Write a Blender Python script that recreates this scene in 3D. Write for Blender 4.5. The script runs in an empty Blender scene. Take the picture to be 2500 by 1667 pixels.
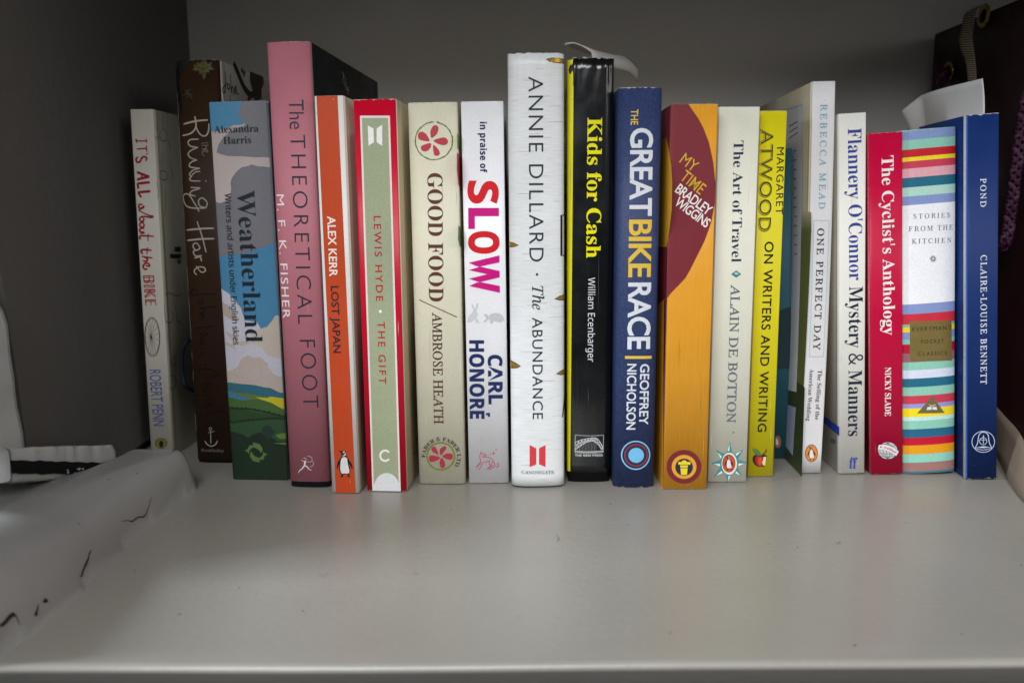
import bpy, bmesh, math, random
from mathutils import Vector, Matrix, noise
from mathutils.geometry import tessellate_polygon

# ------------------------------------------------------------------ scene, camera, light
scene = bpy.context.scene
COL = scene.collection
random.seed(7)

F_PX = 2126.0                # focal length in pixels of the 2500 px wide photograph
CX, CY = 1250.0, 833.5
PITCH = math.radians(8.55)
ROLL = math.radians(0.43)
CAM = Vector((0.0, -0.4357, 0.1434))
FWD = Vector((0, math.cos(PITCH), -math.sin(PITCH)))
R0 = Vector((1, 0, 0))
U0 = R0.cross(FWD)
RGT = R0 * math.cos(ROLL) - U0 * math.sin(ROLL)
UPV = U0 * math.cos(ROLL) + R0 * math.sin(ROLL)

cam_data = bpy.data.cameras.new('camera')
cam = bpy.data.objects.new('camera', cam_data)
COL.objects.link(cam)
cm = Matrix.Identity(4)
for i in range(3):
    cm[i][0] = RGT[i]; cm[i][1] = UPV[i]; cm[i][2] = -FWD[i]; cm[i][3] = CAM[i]
cam.matrix_world = cm
cam_data.sensor_width = 36.0
cam_data.lens = 36.0 * F_PX / 2500.0
cam_data.clip_start = 0.01
cam_data.clip_end = 20.0
cam_data.dof.use_dof = True
cam_data.dof.focus_distance = 0.44
cam_data.dof.aperture_fstop = 10.5
scene.camera = cam

scene.view_settings.view_transform = 'Standard'
scene.view_settings.look = 'None'
scene.view_settings.gamma = 1.0
scene.view_settings.exposure = 0.0

world = bpy.data.worlds.new('World')
scene.world = world
world.use_nodes = True
bg = world.node_tree.nodes['Background']
bg.inputs[0].default_value = (0.80, 0.90, 1.0, 1)
bg.inputs[1].default_value = 0.07


def area_light(name, loc, target, sx, sy, watts, col):
    d = bpy.data.lights.new(name, 'AREA')
    d.shape = 'RECTANGLE'; d.size = sx; d.size_y = sy
    d.energy = watts; d.color = col
    o = bpy.data.objects.new(name, d)
    COL.objects.link(o)
    o.location = loc
    o.rotation_euler = (Vector(target) - Vector(loc)).to_track_quat('-Z', 'Y').to_euler()
    return o


# the room's window, in front of the shelf and to the left
area_light('window_light', (-0.60, -2.10, 1.60), (0.0, 0.0, 0.10), 1.90, 1.50, 86.0, (0.97, 0.985, 1.0))
# daylight through the low opening at the left end of the alcove
area_light('side_opening_light', (-0.95, -0.28, 0.40), (-0.22, -0.07, 0.03), 0.25, 0.25, 17.0, (0.80, 0.90, 1.0))
# weaker daylight from the far side of the room
area_light('room_light', (1.70, -1.90, 0.95), (-0.05, 0.02, 0.10), 1.2, 1.2, 12.0, (1.0, 0.95, 0.88))

# ------------------------------------------------------------------ helpers
FR = {'0': (0, 0, 1.0),
      'F1': (280, 60, .38272), 'F2': (280, 640, .38272), 'F3': (960, 60, .38272), 'F4': (960, 640, .38272),
      'F5': (1580, 160, .31888), 'F6': (1580, 660, .36982), 'F7': (2000, 0, .38256), 'F8': (2000, 600, .40816),
      'G1': (310, 260, .28061), 'G2': (330, 680, .29974), 'G3': (410, 130, .15944), 'G4': (1000, 1030, .11054),
      'G5': (1380, 1040, .10204), 'G6': (1720, 1060, .12755), 'G7': (2120, 940, .15308), 'G8': (700, 1080, .11054),
      'H1': (500, 240, .30612), 'H2': (530, 700, .30612), 'H3': (1860, 180, .29337), 'H4': (1860, 640, .34439),
      'H5': (2200, 0, .21684), 'H6': (2380, 600, .41454), 'H7': (1370, 90, .09567)}


def px(fr, p):
    x0, y0, s = FR[fr]
    return (x0 + p[0] * s, y0 + p[1] * s)


def ray(p):
    return FWD + RGT * ((p[0] - CX) / F_PX) - UPV * ((p[1] - CY) / F_PX)


def on_z(p, z=0.0):
    d = ray(p); t = (z - CAM.z) / d.z
    return CAM + d * t


def on_y(p, y):
    d = ray(p); t = (y - CAM.y) / d.y
    return CAM + d * t


def on_x(p, x):
    d = ray(p); t = (x - CAM.x) / d.x
    return CAM + d * t


def lin(h):
    h = h.lstrip('#')
    out = []
    for i in (0, 2, 4):
        c = int(h[i:i + 2], 16) / 255
        out.append(c / 12.92 if c <= .04045 else ((c + .055) / 1.055) ** 2.4)
    return (out[0], out[1], out[2], 1.0)


_mats = {}


def nn(nt, t, **kw):
    n = nt.nodes.new(t)
    for k, v in kw.items():
        setattr(n, k, v)
    return n


def material(name, hexc, rough=.45, metal=0.0, kind='print', coat=0.0, var=.05, size=None, wear=None):
    """procedural material: base colour with slight variation, roughness breakup and fine relief"""
    key = (name, hexc, rough, metal, kind, coat, size, wear)
    if key in _mats:
        return _mats[key]
    m = bpy.data.materials.new(name); m.use_nodes = True
    _mats[key] = m
    nt = m.node_tree
    bs = nt.nodes['Principled BSDF']
    c = lin(hexc)
    tc = nn(nt, 'ShaderNodeTexCoord')
    n1 = nn(nt, 'ShaderNodeTexNoise'); n1.inputs['Scale'].default_value = 60; n1.inputs['Detail'].default_value = 6
    nt.links.new(tc.outputs['Object'], n1.inputs['Vector'])
    mp = nn(nt, 'ShaderNodeMapping')
    nt.links.new(tc.outputs['Object'], mp.inputs['Vector'])
    n2 = nn(nt, 'ShaderNodeTexNoise'); n2.inputs['Detail'].default_value = 3
    nt.links.new(mp.outputs[0], n2.inputs['Vector'])
    sc, st, bd = {'print': ((900, 900, 900), .05, .00006), 'paper': ((1100, 1100, 1100), .05, .0001),
                  'gloss': ((160, 160, 60), .18, .0004), 'cloth': ((1900, 1900, 900), .55, .0003),
                  'brushed': ((120, 120, 1700), .25, .0002), 'streak': ((1500, 1500, 60), .22, .0002),
                  'leather': ((500, 500, 500), .5, .0005), 'wall': ((45, 45, 45), .25, .003),
                  'ribbon': ((200, 200, 200), .1, .0002)}[kind]
    mp.inputs['Scale'].default_value = [s / 10 for s in sc]; n2.inputs['Scale'].default_value = 10
    amp = {'print': .05, 'paper': .035, 'gloss': .03, 'cloth': .30, 'brushed': .06, 'streak': .05}.get(kind, .08)
    rmp = nn(nt, 'ShaderNodeMixRGB', blend_type='MIX')
    lo = tuple(max(0, v * (1 - amp)) for v in c[:3]) + (1,)
    hi = tuple(min(1, v * (1 + amp)) for v in c[:3]) + (1,)
    rmp.inputs[1].default_value = lo; rmp.inputs[2].default_value = hi
    fac = nn(nt, 'ShaderNodeMapRange'); fac.inputs['From Min'].default_value = .35; fac.inputs['From Max'].default_value = .65
    nt.links.new(n2.outputs['Fac'], fac.inputs['Value'])
    nt.links.new(fac.outputs[0], rmp.inputs[0])
    big = nn(nt, 'ShaderNodeMixRGB', blend_type='MULTIPLY'); big.inputs[0].default_value = 1
    br = nn(nt, 'ShaderNodeMapRange'); br.inputs['From Min'].default_value = .3; br.inputs['From Max'].default_value = .7
    br.inputs['To Min'].default_value = 1 - var; br.inputs['To Max'].default_value = 1
    nt.links.new(n1.outputs['Fac'], br.inputs['Value'])
    nt.links.new(rmp.outputs[0], big.inputs[1]); nt.links.new(br.outputs[0], big.inputs[2])
    last = big.outputs[0]
    if wear and size:
        w, h = size
        sx = nn(nt, 'ShaderNodeSeparateXYZ'); nt.links.new(tc.outputs['Object'], sx.inputs[0])

        def mth(op, a, b=None):
            q = nn(nt, 'ShaderNodeMath', operation=op)
            for i, v in enumerate((a, b)):
                if v is None: continue
                if hasattr(v, 'links') or hasattr(v, 'is_linked'): nt.links.new(v, q.inputs[i])
                else: q.inputs[i].default_value = v
            return q.outputs[0]
        dz = mth('SUBTRACT', h / 2, mth('ABSOLUTE', mth('SUBTRACT', sx.outputs['Z'], h / 2)))
        dx = mth('SUBTRACT', w / 2, mth('ABSOLUTE', sx.outputs['X']))
        n3 = nn(nt, 'ShaderNodeTexNoise'); n3.inputs['Scale'].default_value = 420; n3.inputs['Detail'].default_value = 4
        nt.links.new(tc.outputs['Object'], n3.inputs['Vector'])
        nz = mth('MULTIPLY', mth('SUBTRACT', n3.outputs['Fac'], .44), .0105 * wear)
        e1 = mth('LESS_THAN', dz, nz)
        nx = mth('MULTIPLY', mth('SUBTRACT', n3.outputs['Fac'], .52), .0030 * wear)
        e2 = mth('LESS_THAN', dx, mth('MULTIPLY', nx, 1.0 if wear > .55 else 0.0))
        fy = mth('LESS_THAN', sx.outputs['Y'], .0035)
        e = mth('MULTIPLY', mth('MULTIPLY', mth('MAXIMUM', e1, e2), fy), .75)
        mw = nn(nt, 'ShaderNodeMixRGB'); mw.inputs[2].default_value = lin('#c9c3b6')
        nt.links.new(last, mw.inputs[1]); nt.links.new(e, mw.inputs[0])
        last = mw.outputs[0]
    nt.links.new(last, bs.inputs['Base Color'])
    rr = nn(nt, 'ShaderNodeMapRange'); rr.inputs['From Min'].default_value = .3; rr.inputs['From Max'].default_value = .7
    rr.inputs['To Min'].default_value = max(.05, rough - .08); rr.inputs['To Max'].default_value = min(1, rough + .1)
    nt.links.new(n1.outputs['Fac'], rr.inputs['Value']); nt.links.new(rr.outputs[0], bs.inputs['Roughness'])
    bs.inputs['Metallic'].default_value = metal
    bs.inputs['Specular IOR Level'].default_value = .28 if kind in ('print', 'paper', 'streak', 'cloth') else .5
    bs.inputs['Coat Weight'].default_value = coat; bs.inputs['Coat Roughness'].default_value = .12
    bp = nn(nt, 'ShaderNodeBump'); bp.inputs['Strength'].default_value = st; bp.inputs['Distance'].default_value = bd
    nt.links.new(n2.outputs['Fac'], bp.inputs['Height']); nt.links.new(bp.outputs[0], bs.inputs['Normal'])
    return m


def mesh_obj(name, verts, faces, mats, parent=None, mi=None, smooth=False):
    me = bpy.data.meshes.new(name)
    me.from_pydata([tuple(v) for v in verts], [], faces)
    for m in (mats if isinstance(mats, (list, tuple)) else [mats]):
        me.materials.append(m)
    if mi:
        me.polygons.foreach_set('material_index', mi)
    if smooth:
        me.polygons.foreach_set('use_smooth', [True] * len(me.polygons))
    me.update()
    o = bpy.data.objects.new(name, me); COL.objects.link(o)
    if parent: o.parent = parent
    return o


def tag(o, label=None, cat=None, group=None, kind=None):
    if label: o['label'] = label
    if cat: o['category'] = cat
    if group: o['group'] = group
    if kind: o['kind'] = kind
    return o


def empty(name, matrix):
    o = bpy.data.objects.new(name, None); COL.objects.link(o)
    o.empty_display_size = .02; o.matrix_world = matrix
    return o


def box_data(x0, x1, y0, y1, z0, z1):
    v = [(x, y, z) for x in (x0, x1) for y in (y0, y1) for z in (z0, z1)]
    f = [(0, 1, 3, 2), (4, 6, 7, 5), (0, 4, 5, 1), (2, 3, 7, 6), (0, 2, 6, 4), (1, 5, 7, 3)]
    return v, f


def bevel_box(name, dims, mat, parent=None, bev=.001, seg=2):
    v, f = box_data(*dims)
    o = mesh_obj(name, v, f, mat, parent)
    bm = bmesh.new(); bm.from_mesh(o.data)
    bmesh.ops.recalc_face_normals(bm, faces=bm.faces)
    bmesh.ops.bevel(bm, geom=bm.edges[:], offset=bev, segments=seg, affect='EDGES', profile=.5)
    bm.to_mesh(o.data); bm.free()
    return o


def catmull(pts, closed=False, n=6):
    P = [Vector(p) for p in pts]
    if len(P) < 3 and not closed:
        return P
    out = []
    N = len(P)
    rng = range(N) if closed else range(N - 1)
    for i in rng:
        if closed:
            a, b, c, d = P[(i - 1) % N], P[i], P[(i + 1) % N], P[(i + 2) % N]
        else:
            a = P[i - 1] if i > 0 else P[0] * 2 - P[1]
            b, c = P[i], P[i + 1]
            d = P[i + 2] if i + 2 < N else P[-1] * 2 - P[-2]
        for k in range(n):
            t = k / n
            out.append(.5 * ((2 * b) + (c - a) * t + (2 * a - 5 * b + 4 * c - d) * t * t + (3 * b - a - 3 * c + d) * t ** 3))
    if not closed:
        out.append(P[-1])
    return out


# ------------------------------------------------------------------ lettering
FONT_DIR = bpy.utils.system_resource('DATAFILES') + '/fonts/'
_fonts = {}


def font(fn):
    if fn not in _fonts:
        try:
            _fonts[fn] = bpy.data.fonts.load(FONT_DIR + fn)
        except Exception:
            _fonts[fn] = None
    return _fonts[fn]


MATHF = 'NotoSansMath-Regular.woff2'
STY = {'B': (0x1D400, 0x1D41A, 0), 'I': (0x1D434, 0x1D44E, 0), 'R': (0x1D434, 0x1D44E, -.27),
       'X': (0x1D5D4, 0x1D5EE, 0), 'S': (0x1D5A0, 0x1D5BA, 0), 'M': (0x1D670, 0x1D68A, 0), 'D': (0x1D538, 0x1D552, 0)}
_glyph = {}


def text_tris(s, sty, off=0.0, sp=1.0):
    """vertices and faces of a line of text in font units (baseline y=0), plus the cap height"""
    key = (s, sty, off, sp)
    if key in _glyph: return _glyph[key]
    c = bpy.data.curves.new('t', 'FONT')
    body = s
    if sty in STY and font(MATHF):
        u, l, sh = STY[sty]
        body = ''
        for ch in s:
            if 'A' <= ch <= 'Z': body += chr(u + ord(ch) - 65)
            elif 'a' <= ch <= 'z':
                body += chr(0x210E) if (ch == 'h' and l == 0x1D44E) else chr(l + ord(ch) - 97)
            else: body += ch
        c.font = font(MATHF)
        c.shear = sh
    c.body = body; c.size = 1; c.offset = off; c.space_character = sp; c.resolution_u = 4; c.fill_mode = 'FRONT'
    o = bpy.data.objects.new('t', c)
    COL.objects.link(o)
    bpy.context.view_layer.update()
    me = bpy.data.meshes.new_from_object(o.evaluated_get(bpy.context.evaluated_depsgraph_get()))
    V = [(v.co.x, v.co.y) for v in me.vertices]
    Fc = [tuple(p.vertices) for p in me.polygons]
    bpy.data.objects.remove(o); bpy.data.curves.remove(c); bpy.data.meshes.remove(me)
    _glyph[key] = (V, Fc)
    return V, Fc


_cap = {}


def cap_h(sty, off):
    k = (sty, off)
    if k not in _cap:
        V, _ = text_tris('H', sty, off)
        _cap[k] = max(v[1] for v in V)
    return _cap[k]


# ------------------------------------------------------------------ printed matter on a surface
class Print:
    """flat print lying on one face of a book: 'spine', 'left' or 'right' cover"""

    def __init__(s, book, name, surf='spine', parent=None):
        s.b = book; s.name = name; s.surf = surf; s.V = []; s.F = []; s.L = []; s.M = []; s.mats = []; s.k = 0
        s.parent = parent or {'spine': book.spine, 'left': book.lcov, 'right': book.rcov}[surf]

    def loc(s, fr, p):
        q = px(fr, p)
        return s.b.spine_uv(q) if s.surf == 'spine' else s.b.side_uv(q, s.surf)

    def mi(s, m):
        if m not in s.mats: s.mats.append(m)
        return s.mats.index(m)

    def mat(s, col):
        if not isinstance(col, str): return col
        return material('ink', col, .5 if s.b.rough > .3 else .35)

    def add(s, V, F, col, level, grad=0.0):
        base = len(s.V); m = s.mi(s.mat(col)); s.k += 1
        n = max(1, len(V))
        for i, v in enumerate(V):
            s.V.append(v); s.L.append(level + .08 * (s.k % 9) + grad * i / n)
        for f in F:
            s.F.append(tuple(base + i for i in f)); s.M.append(m)

    def poly(s, fr, pts, col, level=1, smooth=False, uv=False):
        P = pts if uv else [s.loc(fr, p) for p in pts]
        if smooth: P = [(q.x, q.y) for q in catmull([(a[0], a[1], 0) for a in P], True, 5)]
        tri = tessellate_polygon([[Vector((a[0], a[1], 0)) for a in P]])
        s.add([tuple(a) for a in P], tri, col, level)
        return s

    def px_len(s, fr, p, n):
        a = s.loc(fr, p)
        b = s.loc(fr, (p[0] + n, p[1])); c = s.loc(fr, (p[0], p[1] + n))
        return .5 * (math.hypot(b[0] - a[0], b[1] - a[1]) + math.hypot(c[0] - a[0], c[1] - a[1]))

    def stroke(s, fr, pts, w, col, level=1, smooth=True, taper=.75, w2=None):
        P = [s.loc(fr, p) for p in pts]
        W = s.px_len(fr, pts[0], 10) / 10 * w
        W2 = W if w2 is None else W * w2 / w
        if smooth and len(P) > 2: P = [(q.x, q.y) for q in catmull([(a[0], a[1], 0) for a in P], False, 5)]
        V = []; n = len(P)
        for i, p in enumerate(P):
            a = P[max(0, i - 1)]; b = P[min(n - 1, i + 1)]
            dx, dy = b[0] - a[0], b[1] - a[1]; l = math.hypot(dx, dy) or 1
            e = min(i, n - 1 - i) / max(1, n - 1)
            ww = (W + (W2 - W) * i / (n - 1)) * .5 * (taper + (1 - taper) * min(1, e * 6))
            V += [(p[0] - dy / l * ww, p[1] + dx / l * ww), (p[0] + dy / l * ww, p[1] - dx / l * ww)]
        F = [(2 * i, 2 * i + 1, 2 * i + 3, 2 * i + 2) for i in range(n - 1)]
        s.add(V, F, col, level, .6)
        return s

    def disc(s, fr, c, rx, ry, col, level=1, n=40):
        return s.poly(fr, [(c[0] + rx * math.cos(2 * math.pi * i / n), c[1] + ry * math.sin(2 * math.pi * i / n)) for i in range(n)], col, level)

    def ring(s, fr, c, rx, ry, th, col, level=1, n=48, a0=0, a1=360, rag=0.0):
        V = []; F = []
        full = abs(a1 - a0) >= 360
        m = n if full else n + 1
        for i in range(m):
            a = math.radians(a0 + (a1 - a0) * i / n)
            j = rag * random.uniform(-1, 1); k = rag * random.uniform(-1, 1)
            for q in (j + th / 2, k - th / 2):
                V.append(s.loc(fr, (c[0] + (rx + q) * math.cos(a), c[1] + (ry + q) * math.sin(a))))
        for i in range(n):
            a, b = 2 * i, 2 * ((i + 1) % m)
            F.append((a, a + 1, b + 1, b))
        s.add(V, F, col, level)
        return s

    def text(s, txt, sty, fr, S, E, cap, col, off=0.0, sp=1.0, level=2, fr2=None):
        V, F = text_tris(txt, sty, off, sp)
        if not V: return s
        A = s.loc(fr, S); B = s.loc(fr2 or fr, E)
        x0 = min(v[0] for v in V); x1 = max(v[0] for v in V)
        L = math.hypot(B[0] - A[0], B[1] - A[1]); d = ((B[0] - A[0]) / L, (B[1] - A[1]) / L)
        k = L / (x1 - x0); ky = s.px_len(fr, S, 10) / 10 * cap / cap_h(sty, off)
        s.ratio = k / ky
        out = [(A[0] + d[0] * (v[0] - x0) * k - d[1] * v[1] * ky, A[1] + d[1] * (v[0] - x0) * k + d[0] * v[1] * ky) for v in V]
        s.add(out, F, col, level)
        return s

    def arc_text(s, txt, sty, fr, c, r, a0, a1, cap, col, level=2):
        V, F = text_tris(txt, sty, 0.0, 1.0)
        x0 = min(v[0] for v in V); x1 = max(v[0] for v in V); ch = cap_h(sty, 0.0)
        out = []
        for v in V:
            a = math.radians(a0 + (a1 - a0) * (v[0] - x0) / (x1 - x0)); rr = r + v[1] / ch * cap
            out.append(s.loc(fr, (c[0] + rr * math.cos(a), c[1] - rr * math.sin(a))))
        s.add(out, F, col, level)
        return s

    def finish(s, label=None):
        b = s.b
        bm = bmesh.new()
        lay = bm.verts.layers.float.new('lv')
        vs = []
        for (u, v), l in zip(s.V, s.L):
            q = bm.verts.new((u, 0, v)); q[lay] = l; vs.append(q)
        for f, m in zip(s.F, s.M):
            try:
                fc = bm.faces.new([vs[i] for i in f]); fc.material_index = m
            except ValueError:
                pass
        if s.surf == 'spine':
            # trim to the spine, then cut so that the print can follow its curve
            lim = b.w / 2 * .998
            for sg in (1, -1):
                bmesh.ops.bisect_plane(bm, geom=bm.verts[:] + bm.edges[:] + bm.faces[:], plane_co=(sg * lim, 0, 0), plane_no=(sg, 0, 0), clear_outer=True)
            for co, no in (((0, 0, .00005), (0, 0, -1)), ((0, 0, b.h - .00005), (0, 0, 1))):
                bmesh.ops.bisect_plane(bm, geom=bm.verts[:] + bm.edges[:] + bm.faces[:], plane_co=co, plane_no=no, clear_outer=True)
            cuts = []
            if b.bulge > .0012:
                cuts = [b.w / 2 * math.cos(math.pi * i / 26) for i in range(1, 26)]
            else:
                cuts = [sg * b.w / 2 * q for q in (.98, .95, .9, .8) for sg in (-1, 1)]
            for c in cuts:
                bmesh.ops.bisect_plane(bm, geom=bm.verts[:] + bm.edges[:] + bm.faces[:], plane_co=(c, 0, 0), plane_no=(1, 0, 0))
        if b.bend:
            for i in range(1, 16):
                bmesh.ops.bisect_plane(bm, geom=bm.verts[:] + bm.edges[:] + bm.faces[:], plane_co=(0, 0, b.h * i / 16), plane_no=(0, 0, 1))
        for q in bm.verts:
            lift = .00009 + .00003 * q[lay]
            u, v = q.co.x, q.co.z
            if s.surf == 'spine':
                y = b.prof(u); e = b.w * .004
                ua, ub = max(-b.w / 2, u - e), min(b.w / 2, u + e)
                dy = (b.prof(ub) - b.prof(ua)) / (ub - ua)
                n = Vector((dy, -1)).normalized()
                p = Vector((u + n.x * lift, y + n.y * lift, v))
            else:
                sg = 1 if s.surf == 'right' else -1
                p = Vector((sg * (b.w / 2 + lift), u, v))
            q.co = b.warp(p)
        me = bpy.data.meshes.new(s.name)
        bm.to_mesh(me); bm.free()
        for m in s.mats: me.materials.append(m)
        o = bpy.data.objects.new(s.name, me); COL.objects.link(o); o.parent = s.parent
        if label: o['label'] = label
        return o


# ------------------------------------------------------------------ books
class Book:
    def __init__(b, name, label, TL, TR, BL, BR, depth=.129, bulge=.0007, nexp=6.0, yaw=0.0, rough=.42,
                 spine='#cccccc', left=None, right=None, kind='paper', hard=False, jacket=False, lift=0.0, board='#222222',
                 coat=0.0, bend=0.0, pages='#cfc4a4', wear=.6, crinkle=0.0, metal=0.0, wscale=1.0, group='books standing in a row on the shelf'):
        mb = ((BL[0] + BR[0]) / 2, (BL[1] + BR[1]) / 2); mt = ((TL[0] + TR[0]) / 2, (TL[1] + TR[1]) / 2)
        B = on_z(mb)
        yw = math.radians(yaw)
        n0 = Vector((math.sin(yw), -math.cos(yw), 0)); u0 = Vector((math.cos(yw), math.sin(yw), 0))

        def hit(p):
            d = ray(p); t = (B - CAM).dot(n0) / d.dot(n0); return CAM + d * t
        T = hit(mt); Vv = T - B
        b.h = Vv.length; Vv.normalize()
        b.w = .5 * ((hit(BR) - hit(BL)).dot(u0) + (hit(TR) - hit(TL)).dot(u0)) * wscale
        U = u0 - Vv * u0.dot(Vv); U.normalize()
        Y = Vv.cross(U)            # into the shelf
        sag = abs(U.z) * b.w / 2 + .0002
        O = B + Vector((0, 0, sag))
        M = Matrix.Identity(4)
        for i in range(3):
            M[i][0] = U[i]; M[i][1] = Y[i]; M[i][2] = Vv[i]; M[i][3] = O[i]
        b.M = M; b.Mi = M.inverted(); b.bulge = bulge; b.n = nexp; b.bend = bend; b.rough = rough; b.depth = depth
        b.O = O
        b.root = tag(empty(name, M), label, 'book', group)
        h = b.h; w = b.w
        lc = left or spine; rc = right or spine
        size = (w, h)
        z0 = lift
        ms = material('spine_cover', spine, rough, metal, kind, coat, .06, size, wear)
        ml = material('cover_board', lc, rough, metal, kind, coat, .06, size, wear)
        mr = material('cover_board', rc, rough, metal, kind, coat, .06, size, wear)
        th = .0022 if (hard and not jacket) else (.0003 if not jacket else .00022)
        b.spine = b.shell('spine', 'spine', ms, th, z0, h, crinkle)
        b.lcov = b.shell('front_cover' if False else 'back_cover', 'left', ml, th, z0, h, crinkle)
        b.rcov = b.shell('front_cover', 'right', mr, th, z0, h, crinkle)
        t2 = th
        if jacket:
            mb_ = material('cloth_board', board, .6, 0, 'cloth')
            g = .0004
            b.shell_inner('board', mb_, g, .0022, 0.0, h - .0012)
            t2 = .0026
        pm = material('paper_edges', pages, .8, 0, 'streak')
        ins = .0035 if hard or jacket else .0002
        yb = max(bulge, th) + .0006
        x1 = w / 2 - t2 - .0001
        z0p, z1p = (ins + .0003 if (hard or jacket) else .0003), h - ins - .0003
        nzp = 16 if b.bend else 1
        v = []; f = []
        for k in range(nzp + 1):
            z = z0p + (z1p - z0p) * k / nzp
            v += [b.warp(Vector(q)) for q in ((-x1, yb + .001, z), (x1, yb + .001, z), (x1, depth - ins, z), (-x1, depth - ins, z))]
        for k in range(nzp):
            for i in range(4):
                f.append((k * 4 + i, k * 4 + (i + 1) % 4, k * 4 + 4 + (i + 1) % 4, k * 4 + 4 + i))
        f += [(3, 2, 1, 0), tuple(range(nzp * 4, nzp * 4 + 4))]
        mesh_obj('page_block', v, f, pm, b.root)

    def warp(b, p):
        if b.bend:
            return Vector((p.x + b.bend * math.sin(math.pi * p.z / b.h), p.y, p.z))
        return p

    def prof(b, u):
        r = min(1.0, abs(2 * u / b.w))
        return b.bulge * (1 - max(0.0, 1 - r ** b.n) ** (1 / b.n))

    def outline(b, inset):
        """spine curve seen from above, from left to right, inset by the board's thickness"""
        w = b.w / 2 - inset; g = max(.0001, b.bulge - inset * .5); e = 2 / b.n
        P = []
        N = 44
        for i in range(N + 1):
            t = math.pi * (1 - i / N)
            c, s_ = math.cos(t), math.sin(t)
            P.append(Vector((w * math.copysign(abs(c) ** e, c), inset + g * (1 - max(0.0, s_) ** e), 0)))
        return P

    def strip(b, name, mat, outer, inner, z0, z1, nz, crinkle=0.0, parent=None):
        V = []; F = []; m = len(outer)
        for k in range(nz + 1):
            t = k / nz
            for path in (outer, inner):
                for i, p in enumerate(path):
                    z = z0 + (z1 - z0) * t
                    q = Vector((p.x, p.y, z))
                    if crinkle and t > .93:
                        c = crinkle * (noise.noise(Vector((p.x * 420, 3.1, 0))) + .5 * noise.noise(Vector((p.x * 1100, 9.1, 0))))
                        q.z += c * (t - .93) / .07
                        q.y += crinkle * .6 * noise.noise(Vector((p.x * 600, 1.7, t * 30)))
                    V.append(b.warp(q))
        r = 2 * m
        for k in range(nz):
            for i in range(m - 1):
                a = k * r + i
                F.append((a, a + 1, a + r + 1, a + r))
                c = a + m
                F.append((c + 1, c, c + r, c + r + 1))
            F.append((k * r, k * r + r, k * r + r + m, k * r + m))
            F.append((k * r + m - 1, k * r + 2 * m - 1, k * r + r + 2 * m - 1, k * r + r + m - 1))
        for k, s in ((0, 1), (nz, -1)):
            for i in range(m - 1):
                a = k * r + i
                F.append((a, a + m, a + m + 1, a + 1) if s > 0 else (a + 1, a + m + 1, a + m, a))
        o = mesh_obj(name, V, F, mat, parent or b.root, smooth=False)
        for p in o.data.polygons:
            p.use_smooth = abs(p.normal.z) < .5 and len(outer) > 4
        return o

    def shell(b, name, part, mat, th, z0, z1, crinkle):
        oo = b.outline(0); ii = b.outline(th)
        nz = 40 if crinkle else (16 if b.bend else 2)
        if part == 'spine':
            return b.strip(name, mat, oo, ii, z0, z1, nz, crinkle)
        sg = -1 if part == 'left' else 1
        a = oo[0] if sg < 0 else oo[-1]; c = ii[0] if sg < 0 else ii[-1]
        gr = 0.0 if crinkle else (.0006 if th > .001 else .00028)     # the hinge groove beside the spine
        hp = ((0, 0), (.0035, 0), (.0046, .6), (.0056, 1), (.0066, .6), (.0078, 0), (.5, 0), (1, 0))
        def side_pts(q): return [Vector((q.x - sg * gr * g_, (q.y + d) if d < .1 else q.y + (b.depth - q.y) * d, 0)) for d, g_ in hp]
        outer = side_pts(a); inner = side_pts(c)
        return b.strip(name, mat, outer, inner, z0, z1, nz if b.bend else 2)

    def shell_inner(b, name, mat, g, th, z0, z1):
        for sg in (-1, 1):
            x0 = b.w / 2 - g
            dims = (sg * x0, sg * (x0 - th), b.bulge + .004, b.depth - .001, z0, z1)
            d = (min(dims[0], dims[1]), max(dims[0], dims[1])) + dims[2:]
            bevel_box(name, d, mat, b.root, .0005, 1)
        oo = b.outline(g); ii = b.outline(g + th * .6)
        b.strip('board_spine', mat, oo, ii, z0, z1, 2)

    def local(b, p):
        d = ray(p)
        return b.Mi @ CAM, b.Mi.to_3x3() @ d

    def spine_uv(b, p):
        o, d = b.local(p); t = (b.bulge * .12 - o.y) / d.y; q = o + d * t
        x = q.x - (b.bend * math.sin(math.pi * max(0, min(1, q.z / b.h))) if b.bend else 0)
        return (x, q.z)

    def side_uv(b, p, side):
        o, d = b.local(p); X = b.w / 2 * (1 if side == 'right' else -1)
        t = (X - o.x) / d.x; q = o + d * t
        return (q.y, q.z)

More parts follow.
